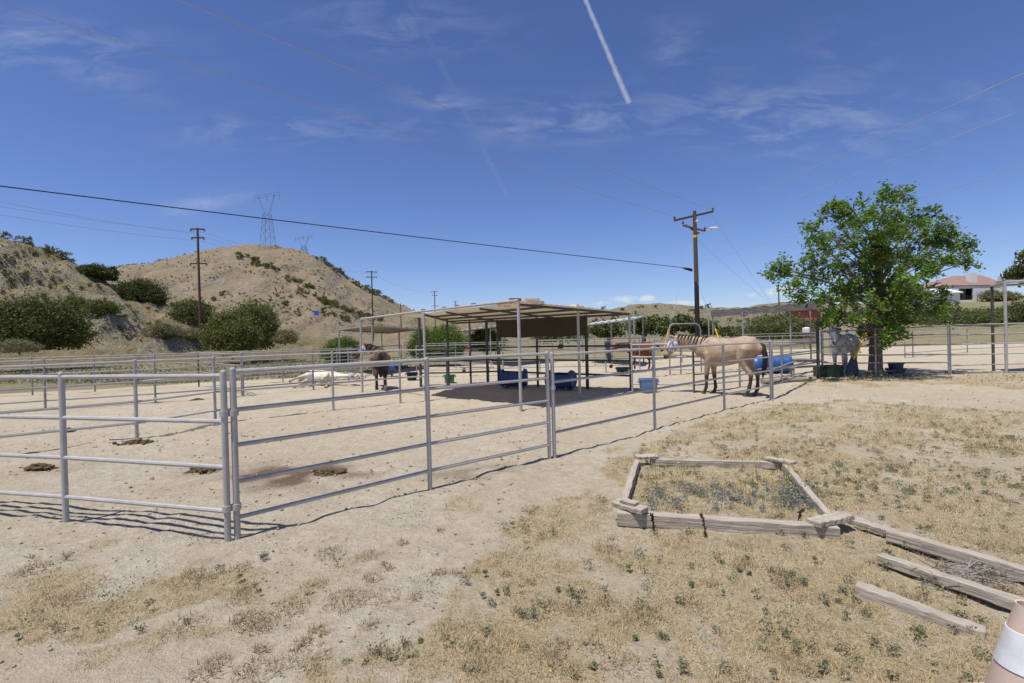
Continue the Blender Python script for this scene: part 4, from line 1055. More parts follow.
stalk(654, 531, 0.156, -.03, 'brown seed stalk against the front timber near its left block', 1); stalk(706, 537, 0.168, -.02, 'brown seed stalk leaning on the middle of the front timber', 2); stalk(797, 527, 0.156, .04, 'brown seed stalk by the right end of the front timber', 3)
# pile of dead stems between the loose timbers
rng = np.random.default_rng(31); s = MB()
for i in range(260):
    g = G(rng.uniform(945, 1000), 0, ) if False else G(rng.uniform(935, 1005), rng.uniform(566, 588)); d = Vector((rng.normal()*.07, rng.normal()*.07, abs(rng.normal())*.03))
    s.chain([g+upv*rng.uniform(0, .04), g+d+upv*.02], [.003, .0015], 3)
tag(s.build('twig_heap', 'oldstem'), 'heap of grey dead twigs between the loose timbers', 'twigs', kind='stuff')
# traffic cone at the right bottom corner
cx = G(1024, 716); cx = Vector((P(1027, 607, 2.02).x, 2.02, 0)); root = thing('traffic_cone', 'sun faded traffic cone with a white collar at the bottom right corner', 'traffic cone', cx)
def crad(z): return .150-(.150-.036)*(z/.46)
MB().lathe(cx, [(crad(.03), .02)]+[(crad(z), z) for z in (.08, .16, .3, .38, .455)]+[(.037, .462), (.030, .46), (.030, .3)], 32).build('cone_body', 'cone', root)
MB().lathe(cx, [(crad(.20)+.001, .20), (crad(.20)+.0045, .201), (crad(.355)+.0045, .354), (crad(.355)+.001, .355)], 32).build('collar', 'collar', root)
MB().box(cx+upv*.013, (.30, .30, .026)).build('base_plate', 'cone', root, False)

# manure
def dung(px, py, w, label, n, seed):
    r = random.Random(seed); g = G(px, py); s = MB()
    ph = [r.uniform(0, 6.3) for _ in range(4)]; s.v.append(tuple(g+Vector((0, 0, .03))))
    for ring in (.35, .7, 1):
        for a_ in range(28):
            t = 2*PI*a_/28; q = w*ring*(1+.28*math.sin(2*t+ph[0])+.22*math.sin(3*t+ph[1])+.2*math.sin(7*t+ph[2]))
            s.v.append(tuple(g+Vector((1.1*q*math.cos(t), .62*q*math.sin(t), .026*(1-ring)+r.uniform(-.003, .006)-(.02 if ring == 1 else 0)))))
    for a_ in range(28):
        b_ = (a_+1) % 28; s.f.append((0, 1+a_, 1+b_))
        for o_ in (1, 29): s.f.append((o_+a_, o_+28+a_, o_+28+b_, o_+b_))
    for i in range(int(n*1.5)):
        ox, oy = r.gauss(0, w*.55), r.gauss(0, w*.3); q = math.hypot(ox, oy*1.7)/w; rr = r.uniform(.012, .032)
        s.ball(g+Vector((ox, oy, rr*.4+max(0, 1-q)*.05*r.random())), (rr*1.25, rr, rr*.8), 7, 5)
    tag(s.build('manure_pile', 'dung'), label, 'manure', 'manure on the pen sand')
dung(38, 468, .16, 'dark manure pile left of the first left post', 60, 1); dung(137, 443, .24, 'brown manure pile at the foot of the divider post', 60, 2); dung(206, 470, .17, 'scattered manure just left of the corner post', 45, 3)
dung(68, 431, .12, 'thin manure scatter between the left rails', 20, 4); dung(197, 400, .16, 'small manure pile beyond the corner post top', 22, 5); dung(331, 473, .16, 'dark manure crumbs on the reddish stain', 36, 6)

# ------------------------------------------------------------------ horses
def tmesh(parts, voxel=.02):
    s = MB()
    for pts, rad in parts: 
        P_, R_ = [Vector(p) for p in pts], list(rad)
        def rr(r): return r if hasattr(r, '__len__') else (r, r)
        # rounded ends
        d0 = (P_[0]-P_[1]).normalized(); d1 = (P_[-1]-P_[-2]).normalized(); a, b = rr(R_[0]), rr(R_[-1])
        m0, m1 = min(a), min(b)
        pts2 = [P_[0]+d0*m0*.9, P_[0]+d0*m0*.6]+P_+[P_[-1]+d1*m1*.6, P_[-1]+d1*m1*.9]
        rad2 = [(a[0]*.35, a[1]*.35), (a[0]*.78, a[1]*.78)]+[rr(q) for q in R_]+[(b[0]*.78, b[1]*.78), (b[0]*.35, b[1]*.35)]
        s.chain(pts2, rad2, 16)
    me = bpy.data.meshes.new('tmp'); me.from_pydata(s.v, [], s.f); o = bpy.data.objects.new('tmp', me); COL.objects.link(o)
    r = o.modifiers.new('r', 'REMESH'); r.mode = 'VOXEL'; r.voxel_size = voxel
    sm_ = o.modifiers.new('s', 'SMOOTH'); sm_.factor = .5; sm_.iterations = 5
    dg = bpy.context.evaluated_depsgraph_get(); ne = bpy.data.meshes.new_from_object(o.evaluated_get(dg))
    bpy.data.objects.remove(o); return ne
def coat_mat(name):
    m, nt, b = nodes(name); a = nt.nodes.new('ShaderNodeAttribute'); a.attribute_name = 'coat'
    tc = nt.nodes.new('ShaderNodeTexCoord'); n = noise(nt, tc.outputs['Object'], 9, 6, .7)
    L(nt, mixc(nt, 1, a.outputs['Color'], ramp(nt, n, [(.3, (.68,)*3), (.7, (1.15,)*3)]), 'MULTIPLY'), b.inputs['Base Color'])
    b.inputs['Roughness'].default_value = .62; b.inputs['Specular IOR Level'].default_value = .3
    b.inputs['Sheen Weight'].default_value = .08
    n2 = noise(nt, tc.outputs['Object'], 160, 2); bump(nt, b, n2, .12, .003)
    return m
MT['coat'] = coat_mat('horse_coat')
def mk_mask_mat():
    m, nt, b = nodes('patterned_fly_mask'); tc = nt.nodes.new('ShaderNodeTexCoord')
    n = noise(nt, tc.outputs['Object'], 17, 1); L(nt, ramp(nt, n, [(.46, (.62, .62, .66)), (.5, (.10, .09, .22)), (.58, (.10, .09, .22)), (.6, (.35, .22, .18))]), b.inputs['Base Color']); b.inputs['Roughness'].default_value = .9
    return m
MT['flymask'] = mk_mask_mat()
def horse(label, loc, facing, coat, hair='hair_black', neck_dir=(1, 0, .35), head_dir=(.75, 0, -.66), scale=1.0, mask=False, braids=False, gait=(0, 0, 0, 0), roll=None, tail_swing=0.0, hoofm='hoof', lying=False, tail_up=0):
    loc = Vector(loc); root = thing('horse', label, 'horse', Vector((0, 0, 0)))
    nd = Vector(neck_dir).normalized(); hd_ = Vector(head_dir).normalized()
    nb = Vector((.56, 0, 1.22)); poll = nb + nd*.78 + Vector((0, 0, .0)); nm = nb.lerp(poll, .5)+Vector((0, 0, .015)); nose = poll + hd_*.58
    parts = []
    # trunk (horizontal chain: first radius sideways, second vertical)
    parts.append(([(-.74, 0, 1.16), (-.64, 0, 1.18), (-.46, 0, 1.19), (-.2, 0, 1.13), (.02, 0, 1.10), (.25, 0, 1.09), (.45, 0, 1.15), (.60, 0, 1.14), (.72, 0, 1.12)],
                  [(.14, .16), (.235, .285), (.285, .32), (.285, .325), (.31, .355), (.295, .375), (.235, .36), (.21, .285), (.14, .18)]))
    parts.append(([nb-nd*.12+Vector((0, 0, -.02)), nb+nd*.1, nm, poll-nd*.1, poll+hd_*.02], [(.15, .30), (.135, .25), (.10, .185), (.085, .135), (.08, .11)]))
    hp = [poll-hd_*.02, poll+hd_*.12, poll+hd_*.26, poll+hd_*.42, poll+hd_*.53, nose]
    parts.append((hp, [(.09, .11), (.105, .148), (.09, .128), (.07, .09), (.07, .083), (.055, .064)]))
    # ears
    side = hd_.cross(Vector((0, 0, 1)));  side = side.normalized() if side.length > .1 else Vector((0, 1, 0))
    upn = side.cross(hd_).normalized()
    if upn.z < 0: upn = -upn
    for e in (-1, 1):
        b_ = poll+side*(.05*e)+upn*.07-hd_*.01; parts.append(([b_, b_+upn*.07+side*.012*e, b_+upn*.15+side*.01*e+hd_*.02], [.034, .032, .012]))
    hooves = []
    def leg(front, e, sw):
        if front:
            pts = [(.44, .13*e, 1.06), (.42, .155*e, .90), (.45+sw*.3, .155*e, .72), (.46+sw*.6, .15*e, .50), (.46+sw*.8, .15*e, .32), (.46+sw*1.0, .15*e, .17), (.49+sw*1.05, .15*e, .10), (.51+sw*1.1, .15*e, .055)]
            rad = [(.13, .15), (.10, .12), (.073, .085), (.056, .06), (.04, .042), (.047, .05), (.04, .044), (.05, .055)]
        else:
            pts = [(-.48, .13*e, 1.16), (-.40, .16*e, .92), (-.50+sw*.3, .165*e, .70), (-.63+sw*.5, .155*e, .53), (-.62+sw*.7, .15*e, .36), (-.60+sw*1.0, .15*e, .18), (-.56+sw*1.05, .15*e, .10), (-.54+sw*1.1, .15*e, .055)]
            rad = [(.17, .24), (.135, .18), (.08, .105), (.058, .066), (.042, .046), (.049, .052), (.042, .046), (.052, .058)]
        parts.append((pts, rad)); hooves.append((pts[-1], front))
    leg(True, 1, gait[0]); leg(True, -1, gait[1]); leg(False, 1, gait[2]); leg(False, -1, gait[3])
    me = tmesh(parts, .019)
    n = len(me.vertices); co = np.empty(n*3, np.float32); me.vertices.foreach_get('co', co); co = co.reshape(-1, 3)
    col = np.array(coat(co, np.array(nose), np.array(poll)), np.float32); col = np.concatenate([col, np.ones((n, 1), np.float32)], 1)
    at = me.attributes.new('coat', 'FLOAT_COLOR', 'POINT'); at.data.foreach_set('color', col.ravel())
    me.materials.clear(); me.materials.append(MT['coat']); me.polygons.foreach_set('use_smooth', [True]*len(me.polygons))
    me.name = 'horse_body'; o = bpy.data.objects.new('horse_body', me); COL.objects.link(o); o.parent = root
    for (p, fr_) in hooves:
        q = Vector(p); MB().lathe(Vector((q.x+.015, q.y, 0)), [(.001, 0), (.066, 0), (.05, .075), (.001, .085)], 12).build('hoof', hoofm, root)
    for e in (-1, 1):
        MB().ball(poll+hd_*.17+side*(.088*e)+upn*.045, .019, 8, 6).build('eye', 'eye', root)
        MB().ball(nose-hd_*.01+side*(.043*e)+upn*.012, (.012, .012, .016), 6, 5).build('nostril', 'eye', root)
    # tail
    rngt = random.Random(4); t = MB(); tb = Vector((-.76, 0, 1.30))
    for i in range(26):
        w = rngt.uniform(-1, 1); ln = rngt.uniform(.62, .86); q = rngt.uniform(.6, 1)
        if tail_up:
            pts = [tb, tb+Vector((-.12, .02*w, .02)), tb+Vector((-.30-.1*q, .06*w, -.10-.06*w)), tb+Vector((-.48-.12*q, .09*w, -.32+.05*w))]
        else:
            pts = [tb, tb+Vector((-.07, .02*w, -.05)), tb+Vector((-.11-.02*q, .05*w+tail_swing*.3, -.3)), tb+Vector((-.10, .065*w+tail_swing*.8, -.58)), tb+Vector((-.06, .045*w+tail_swing, -ln))]
        t.chain(pts, [.05, .055, .05, .042, .012][:len(pts)] if len(pts) == 5 else [.03, .03, .024, .008], 5)
    t.build('tail', hair, root)
    # mane
    mn = MB(); crest = lambda u: nb.lerp(poll, u)+Vector((0, 0, .0))+upn_neck*(.245*(1-u)+.125*u)
    sdn = nd.cross(Vector((0, 0, 1))).normalized(); upn_neck = sdn.cross(nd).normalized()
    if upn_neck.z < 0: upn_neck = -upn_neck
    if braids:
        for i in range(9):
            u = .06+i*.112+rngt.uniform(-.02, .02); c = crest(u); l = rngt.uniform(.17, .29)*(1-.25*u)
            mn.chain([c+upn_neck*.01-sdn*.02, c+upn_neck*.015+sdn*.045, c-upn_neck*.06+sdn*.12, c-upn_neck*l+sdn*.15], [.013, .017, .013, .007], 6)
            mn.chain([c+upn_neck*.01+sdn*.02, c+upn_neck*.015-sdn*.045, c-upn_neck*.06-sdn*.12, c-upn_neck*l-sdn*.15], [.013, .017, .013, .007], 6)
        mn.chain([crest(u/8)+upn_neck*.005 for u in range(9)], .022, 6)
    else:
        for i in range(44):
            u = i/43; c = crest(u*.98); l = rngt.uniform(.13, .24); e = 1 if rngt.random() > .25 else -1
            mn.chain([c-sdn*.02, c+upn_neck*.018+sdn*.03*e, c-upn_neck*.06+sdn*.09*e, c-upn_neck*l+sdn*.125*e], [.02, .025, .02, .006], 5)
    mn.chain([poll+upn*.09, poll+hd_*.1+upn*.13, poll+hd_*.2+upn*.10], [.03, .03, .01], 6)
    mn.build('mane', hair, root)
    if mask:
        k = MB(); pts = [poll+hd_*.03, poll+hd_*.12, poll+hd_*.26, poll+hd_*.38]
        k.chain(pts, [(.112, .135), (.118, .158), (.102, .138), (.084, .105)], 18, False); o = k.build('fly_mask', 'flymask', root); md = o.modifiers.new('t', 'SOLIDIFY'); md.thickness = .006
        MB().chain([poll+hd_*.04+upn*.14+side*.05*e for e in (-1, 1)], .05, 6).build('mask_band', 'flymask', root)
    f = Vector((facing[0], facing[1], 0)).normalized(); root.location = loc; root.scale = (scale,)*3
    root.rotation_euler = (roll or 0, 0, math.atan2(f.y, f.x)); root.rotation_mode = 'XYZ'
    return root
def mixv(c, c2, w): w = np.clip(w, 0, 1)[:, None]; return c*(1-w)+np.array(c2)*w
def c_dun(co, nose, poll):
    c = np.tile(np.array([.42, .295, .19]), (len(co), 1)); z = co[:, 2]
    c = mixv(c, (.54, .41, .28), np.clip((.95-z)*2.5, 0, 1)*(z > .7))
    c = mixv(c, (.055, .04, .03), (.62-z)/.16)
    d = np.linalg.norm(co-nose, axis=1); c = mixv(c, (.06, .05, .045), (.13-d)/.06)
    c = mixv(c, (.22, .15, .09), np.clip(1-np.abs(co[:, 1])/.035, 0, 1)*(z > 1.38)*.8)
    return c
def c_bay(co, nose, poll):
    c = np.tile(np.array([.085, .045, .025]), (len(co), 1)); z = co[:, 2]
    c = mixv(c, (.26, .155, .085), np.clip((np.abs(co[:, 1])-.10)*7, 0, 1)*(z > .95)*(co[:, 0] < .2)*.8)
    c = mixv(c, (.018, .014, .012), (.72-z)/.2)
    c = mixv(c, (.5, .45, .38), (.2-z)/.05*((co[:, 1] < 0) & (co[:, 0] < 0)))
    return c
def c_chestnut(co, nose, poll):
    c = np.tile(np.array([.17, .052, .022]), (len(co), 1)); z = co[:, 2]
    c = mixv(c, (.025, .016, .012), (.62-z)/.16); c = mixv(c, (.04, .025, .02), (.14-np.linalg.norm(co-nose, axis=1))/.06); return c
def c_grey(co, nose, poll):
    c = np.tile(np.array([.74, .73, .70]), (len(co), 1)); n = fbm(co[:, 0]*9+5, co[:, 2]*9+co[:, 1]*7, 3, 3)
    c = mixv(c, (.46, .45, .44), np.clip((n-.46)*8, 0, 1)*(co[:, 2] > .6)); c = mixv(c, (.30, .29, .285), (.75-co[:, 2])/.3); c = mixv(c, (.12, .11, .11), (.12-np.linalg.norm(co-nose, axis=1))/.06); return c
def c_palo(co, nose, poll):
    c = np.tile(np.array([.74, .64, .50]), (len(co), 1)); n = fbm(co[:, 0]*3, co[:, 2]*3, 8, 3)
    c = mixv(c, (.80, .76, .70), np.clip((n-.45)*6, 0, 1)); c = mixv(c, (.5, .34, .22), (.7-co[:, 2])/.3); return c
horse('tan dun horse with a braided black mane and patterned fly mask', (5.66, 12.72, 0), (-.72, .69), c_dun, neck_dir=(1, .1, .30), head_dir=(.50, .22, -.84), mask=True, braids=True, gait=(.05, -.08, .06, -.05), scale=1.03)
horse('dark bay horse seen from behind with its head turned left', (-4.62, 16.9, 0), (-.28, .96), c_bay, neck_dir=(.72, .55, .38), head_dir=(.35, .7, -.55), mask=True, gait=(0, .05, .05, -.07), scale=.95)
p = G(641, 371); horse('chestnut horse facing left beyond the square blue tub', (p.x, p.y, 0), (-.93, -.30), c_chestnut, neck_dir=(1, 0, .12), head_dir=(.9, 0, -.40), scale=.88, tail_up=1)
p = G(858, 375.5); horse('grey white horse standing in the tree shade behind the gate', (p.x, p.y+.7, 0), (-.80, -.60), c_grey, 'hair_grey', neck_dir=(.85, .1, .52), head_dir=(.55, .30, -.80), scale=1.0, gait=(.04, -.05, .05, 0))
# lying palomino: same anatomy rolled onto its side
g = G(318, 386.5)
hl = horse('cream palomino horse lying flat on its side on the sand', (0, 0, 0), (1, 0), c_palo, 'hair_cream', neck_dir=(1, 0, .02), head_dir=(.95, 0, -.3), hoofm='hoof_pale', mask=True, scale=.82, gait=(.28, .12, -.2, -.35))
hl.rotation_mode = 'QUATERNION'
f = Vector((.97, -.18, 0)).normalized(); side = Vector((0, 0, 1)); upx = Vector((-f.y, f.x, 0))
Mx = Matrix((f, upx.cross(f)*-1 if False else Vector((0, 0, -1)), upx)).transposed()    # local y -> down, local z -> away
if Mx.determinant() < 0: Mx = Matrix((f, Vector((0, 0, 1)), upx)).transposed()
# tilt it a little so that the belly faces the light
tilt = Matrix.Rotation(math.radians(14), 3, f)
hl.rotation_quaternion = (tilt @ Mx).to_quaternion()
hl.location = Vector((g.x, g.y, .25)) - (tilt @ Mx) @ Vector((0, 0, 1.1*.82)) + Vector((0, .4, .0))
bpy.context.view_layer.update()
mn_ = min((hl.matrix_world @ v.co).z for ch in hl.children if ch.name.startswith('horse_body') for v in ch.data.vertices)
hl.location.z -= mn_ + .02

# ------------------------------------------------------------------ utility poles, wires, towers
def line_obj(name, label, pts, r, m, cat, sag=0.0, n=24, group=None):
    q = []
    for a, b in zip(pts[:-1], pts[1:]):
        for i in range(n+1):
            t = i/n; p = Vector(a).lerp(Vector(b), t); p.z -= sag*4*t*(1-t); q.append(p)
    o = MB().chain(q, r, 5).build(name, m); return tag(o, label, cat, group)
YP = 36.0
pt = P(694.5, 211, YP); pb = Vector((pt.x+.02, YP, 0))
up_ = thing('utility_pole', 'main brown utility pole with crossed arms and black lower half', 'utility pole', pb, 'utility poles')
zs = P(694, 282, YP).z
MB().chain([pb-upv*.3, pb+upv*zs], [.185, .165], 14).build('tarred_butt', 'pole_black', up_)
MB().chain([pb+upv*zs, pt], [.165, .125], 14).build('shaft', 'pole_brown', up_)
MB().lathe(Vector((pb.x, YP, P(694, 236.5, YP).z)), [(.155, -.09), (.16, -.09), (.16, .09), (.155, .09)], 14).build('yellow_band', 'yellow', up_)
a0, a1 = P(674.5, 220.5, YP-.9), P(713, 211.5, YP+1.0); 
arm1 = MB().beam(a0, a1, .12, .15, .003, 3).build('cross_arm', 'pole_brown', up_, False)
b0, b1 = P(683, 225.5, YP+.8), P(705, 231, YP-.7); arm2 = MB().beam(b0, b1, .12, .14, .003, 3).build('cross_arm', 'pole_brown', up_, False)
b0b, b1b = b0+Vector((.3, .25, .08)), b1+Vector((-.35, .25, -.1)); MB().beam(b0b, b1b, .1, .13, .003, 3).build('cross_arm', 'pole_brown', up_, False)
def insul(p, parent, m='insulator', s_=1): MB().lathe(p, [(.015, -.08), (.05*s_, -.02), (.07*s_, .02), (.045*s_, .05), (.07*s_, .09), (.04*s_, .14), (.005, .16)], 10).build('insulator', m, parent)
for p in (a0+upv*.15, a1+upv*.15): insul(p, arm1, 'insulator', 1.3)
for p in (b0+upv*.15, b1+upv*.14): insul(p, arm2, 'insulator', 1.3)
insul(P(697, 222, YP-.2), up_, 'porcelain', 1.8)
lp = P(710, 228.5, YP-.9); MB().chain([b1, lp+Vector((.1, 0, -.05))], .03, 6).build('lamp_arm', 'wire', up_); MB().ball(lp+Vector((.25, -.1, 0)), (.34, .16, .1), 10, 6).build('lamp_head', 'porcelain', up_)
cl = P(691.5, 269.5, YP); MB().chain([cl+Vector((-.75, -.35, .06)), cl+Vector((0, 0, -.04))], [.05, .12], 8).build('cable_clamp', 'black', up_)
# thick black service cable to the left
pL = P(0, 186, 16.0); pR = P(690, 268.3, YP); ext = pL + (pL-pR)*.35
line_obj('black_cable', 'thick black cable sweeping left across the sky from the main pole', [pR, pL, ext], .022, 'cable', 'cable', .06)
def wire(px0, py0, Ya, px1, py1, Yb, label, r=.009, sag=.0, name='power_wire', over=.25):
    a, b = P(px0, py0, Ya), P(px1, py1, Yb); e = b+(b-a)*over
    return line_obj(name, label, [a, b, e] if over else [a, b], r, 'wire', 'wire', sag, 20, 'overhead wires')
wire(676, 217, YP-.8, 0, 3, 12.3, 'pale overhead wire from the left arm tip to the upper left corner', .011, .1)
wire(712, 210, YP+.9, 178, 0, 12.4, 'pale overhead wire from the right arm tip to the top edge', .011, .1)
wire(712, 210, YP+.9, 1024, 73, 13, 'overhead wire rising to the right edge above the tree', .010, .08)
wire(705, 230, YP-.7, 1024, 110, 14, 'overhead wire rising to the right edge just over the tree top', .009, .08)
wire(697, 262, YP, 1024, 167, 14, 'low thin wire passing behind the tree crown to the right edge', .008, .08)
for (a, b, c, d, l, y) in ((711, 214, 762, 290, 'guy wire dropping right from the arm tip', None), (697, 240, 752, 288, 'guy wire dropping right from the yellow band', None), (691, 240, 667, 336, 'guy wire dropping left to a yellow guard', 'y'), (696, 278, 716, 331, 'short guy wire dropping right to a yellow guard', 'y')):
    A = P(a, b, YP); dY = 34 if y else 40
    B = P(c, d, dY); e = A+(B-A)*((A.z)/(A.z-B.z)) if A.z > B.z else B
    o = thing('guy_wire', l, 'wire', e, 'guy wires of the main pole'); MB().tube(A, e, .009, 5).build('strand', 'wire', o)
    if y: MB().tube(e, e.lerp(A, 2.2/(A-e).length), .05, 6).build('guard', 'yellow', o)
def pole(label, px, pyt, Y, arms, zb=0, r=.16, m='pole_brown'):
    t = P(px, pyt, Y); b = Vector((t.x, Y, zb)); root = thing('utility_pole', label, 'utility pole', b, 'utility poles')
    MB().chain([b-upv*1, t], [r, r*.7], 10).build('shaft', m, root)
    for (dz, wd, ang) in arms:
        c = t-upv*dz; d = Vector((math.cos(ang), math.sin(ang), 0))*wd/2
        arm = MB().beam(c-d, c+d, .14, .16).build('cross_arm', m, root, False)
        for e in (-1, 1): insul(c+d*e*.95-upv*.2, arm, 'insulator', 1.5)
    return t
za = float(hillA.z(np.array([P(196.5, 322, 60).x]), np.array([60.]))[0])
t1 = pole('dark utility pole standing on the low bank at left', 197.5, 228, 60, [(.15, 1.6, .2), (1.2, 1.4, .2), (4.4, 1.9, .2)], za-.5, .17)
MB2 = None
t2 = pole('utility pole in front of the slope of the rounded hill', 371.5, 271, 112, [(.2, 2.4, .4), (1.4, 2.4, .4), (4.6, 1.2, .4)], 3, .2)
t3 = pole('small distant utility pole above the left end of the shelter', 434.5, 291, 200, [(.3, 2.6, .3), (1.8, 2.2, .3), (6.2, 3, .3)], 3, .24)
t4 = pole('very distant utility pole showing just over the shelter roof', 455.5, 301, 310, [(.3, 3, .3), (2, 3, .3)], 3, .3)
t5 = pole('bare distant pole without arms left of the shelter', 400.5, 303.5, 190, [], 3, .22)
t6 = pole('distant utility pole above the weathered timber roof', 778.5, 284, 160, [(.5, 2.6, .5)], 2, .25)
for dz, dx_ in ((.2, -.75), (.2, .75), (1.25, .6)):
    q = t1-upv*dz+Vector((dx_, 0, -.4)); e = q+(Vector((-62, 24, 17.5))-Vector((t1.x, 60, t1.z)))*1.2
    line_obj('power_wire', 'thin wire from the left bank pole off to the left' if dz == .2 and dx_ < 0 else ('second thin wire from the left bank pole to the left' if dz == .2 else 'lowest thin wire from the left bank pole to the left'), [q, P(-60, {-.75: 190, .75: 197, .6: 205}[dx_], 34)], .012, 'wire', 'wire', .25, 20, 'overhead wires')
    line_obj('power_wire', {-.75: 'upper wire from the bank pole to the hill pole', .75: 'middle wire from the bank pole to the hill pole', .6: 'lower wire from the bank pole to the hill pole'}[dx_], [q, t2-upv*dz+Vector((dx_*1.3, 0, -.4))], .016, 'wire', 'wire', .9, 20, 'overhead wires')
line_obj('power_wire', 'wire from the hill pole to the distant pole over the shelter', [t2-upv*.5, t3-upv*.5], .022, 'wire', 'wire', 1.5, 20, 'overhead wires')
def pylon(label, px, pyt, pyb, Y, wpx, zb):
    k = Y/F; t = P(px, pyt, Y); top = t.z; b = Vector((t.x, Y, zb)); root = thing('lattice_tower', label, 'tower', b, 'steel lattice towers'); hgt = top-zb
    w0 = wpx*k*.34; w1 = wpx*k*.17; zn = zb+hgt*.62; r = .05*k*3.0
    s = MB(); C = [(-1, -1), (1, -1), (1, 1), (-1, 1)]
    def at(i, f): w = w0+(w1-w0)*f; return Vector((b.x+C[i % 4][0]*w/2, Y+C[i % 4][1]*w/2, zb+(zn-zb)*f))
    for i in range(4): s.tube(at(i, 0)-upv*1.5, at(i, 1), r, 5)
    s.build('leg_frame', 'steel_lattice', root)
    s = MB(); lv = [0, .3, .55, .78, 1]
    for a_, b_ in zip(lv[:-1], lv[1:]):
        for i in range(4):
            s.tube(at(i, a_), at(i+1, b_), r*.55, 4); s.tube(at(i+1, a_), at(i, b_), r*.55, 4); s.tube(at(i, b_), at(i+1, b_), r*.55, 4)
    s.build('bracing', 'steel_lattice', root)
    rot = Matrix.Rotation(-.35, 3, 'Z')
    hw = wpx*k*.5; s = MB()
    for e in (-1, 1):
        ft = Vector((b.x+e*w1*.35, Y, zn)); tp = Vector((b.x, Y, 0))+rot @ Vector((e*hw*.62, 0, 0)); tp.z = top-hgt*.03
        for o_ in (-.5, .5):
            s.tube(ft+Vector((o_*r*9, 0, 0)), tp+Vector((o_*r*7, 0, 0)), r*.7, 4)
        for i in range(7):
            f0, f1 = i/7, (i+1)/7; sg = 1 if i % 2 else -1
            s.tube(ft.lerp(tp, f0)+Vector((sg*r*4, 0, 0)), ft.lerp(tp, f1)-Vector((sg*r*4, 0, 0)), r*.5, 4)
    s.build('arm_frame', 'steel_lattice', root)
    s = MB(); e0 = Vector((b.x, Y, top))+rot @ Vector((-hw, 0, 0)); e1 = Vector((b.x, Y, top))+rot @ Vector((hw, 0, 0)); e0.z = e1.z = top; dn = upv*hgt*.055
    s.tube(e0, e1, r*.7, 4); s.tube(e0.lerp(e1, .06)-dn, e0.lerp(e1, .94)-dn, r*.7, 4)
    for i in range(14):
        f0 = .05+.9*i/14; f1 = .05+.9*(i+1)/14; s.tube(e0.lerp(e1, f0)-(dn if i % 2 else upv*0), e0.lerp(e1, f1)-(upv*0 if i % 2 else dn), r*.5, 4)
    s.build('cross_arm', 'steel_lattice', root)
    for f_ in (.02, .5, .98):
        p_ = e0.lerp(e1, f_); MB().tube(p_, p_-upv*hgt*.15, r*.8, 5).build('insulator_string', 'insulator', root)
zb1 = float(hillB.z(np.array([P(266.5, 245, 280).x]), np.array([280.]))[0])
pylon('large steel lattice tower standing on top of the rounded hill', 266.5, 194, 245, 280, 34, zb1)
pylon('smaller lattice tower showing over the right shoulder of the rounded hill', 303.5, 236.5, 260, 470, 22, CAMZ+(hor(303)-262)/F*470)

# ------------------------------------------------------------------ house, barn, far bits
YH = 112
hz0 = P(965, 304, YH).z-1.2; ez = P(965, 285, YH).z; rz_ = P(965, 275.5, YH).z
xl, xr = P(944, 300, YH).x, P(1003, 300, YH).x
house = thing('stucco_house', 'white stucco house with a red tiled hip roof on the right rise', 'house', Vector(((xl+xr)/2, YH, hz0)))
s = MB(); xw0, xw1 = xl+.6, xr-.6; xp0, xp1 = P(959, 295, YH).x, P(973.5, 295, YH).x; D = 11
def wallbox(s, x0, x1, y0, y1, z0, z1): s.box(((x0+x1)/2, (y0+y1)/2, (z0+z1)/2), (x1-x0, y1-y0, z1-z0))
zpb = P(966, 300, YH).z; zpt = P(966, 288.5, YH).z
wallbox(s, xw0, xp0, YH, YH+.4, hz0, ez); wallbox(s, xp1, xw1, YH, YH+.4, hz0, ez); wallbox(s, xp0, xp1, YH+.002, YH+.398, zpt, ez-.002); wallbox(s, xp0, xp1, YH+.002, YH+.398, hz0, zpb)
wallbox(s, xw0, xw0+.4, YH+.4, YH+D, hz0, ez-.01); wallbox(s, xw1-.4, xw1, YH+.4, YH+D, hz0, ez-.01); wallbox(s, xw0, xw1, YH+D, YH+D+.3, hz0, ez-.02)
s.build('wall', 'white', house, False)
s = MB(); wallbox(s, xp0-.3, xp1+.3, YH+2.2, YH+2.5, hz0, ez-.05); s.build('porch_wall', 'tent', house, False)
s = MB()
for i in range(13):
    a = PI*i/12
arch = [Vector(((xp0+xp1)/2+math.cos(PI*i/12)*(xp1-xp0)*.30, YH+2.17, zpb+1.5+math.sin(PI*i/12)*.55)) for i in range(13)]
b0_ = len(s.v); s.v += [tuple(p) for p in arch]+[(arch[-1].x, YH+2.17, zpb+.4), (arch[0].x, YH+2.17, zpb+.4)]; s.f.append(tuple(range(len(s.v)))); s.build('window', 'glassdark', house, False)
s = MB(); wallbox(s, xp0, xp1, YH+.1, YH+.2, zpb+.95, zpb+1.05)
for i in range(16): 
    x_ = xp0+(xp1-xp0)*(i+.5)/16; s.tube((x_, YH+.15, zpb), (x_, YH+.15, zpb+.95), .035, 4)
s.build('railing', 'black', house)
xa, xb = xl-.5, xr+.9; rA, rB = P(955, 275, YH+5).x, P(984, 275, YH+5).x; zr = P(968, 275.5, YH+5.5).z
E = [Vector((xa, YH-.12, ez)), Vector((xb, YH-.12, ez-.1)), Vector((xb, YH+D+1, ez-.1)), Vector((xa, YH+D+1, ez))]; Rr = [Vector((rA, YH+5.5, zr)), Vector((rB, YH+5.5, zr))]
s = MB(); s.add(E+Rr+[e-upv*.25 for e in E], [(0, 1, 5, 4), (1, 2, 5), (2, 3, 4, 5), (3, 0, 4), (0, 6, 7, 1), (1, 7, 8, 2), (2, 8, 9, 3), (3, 9, 6, 0), (9, 8, 7, 6)]); rf = s.build('roof', 'tile', house, False)
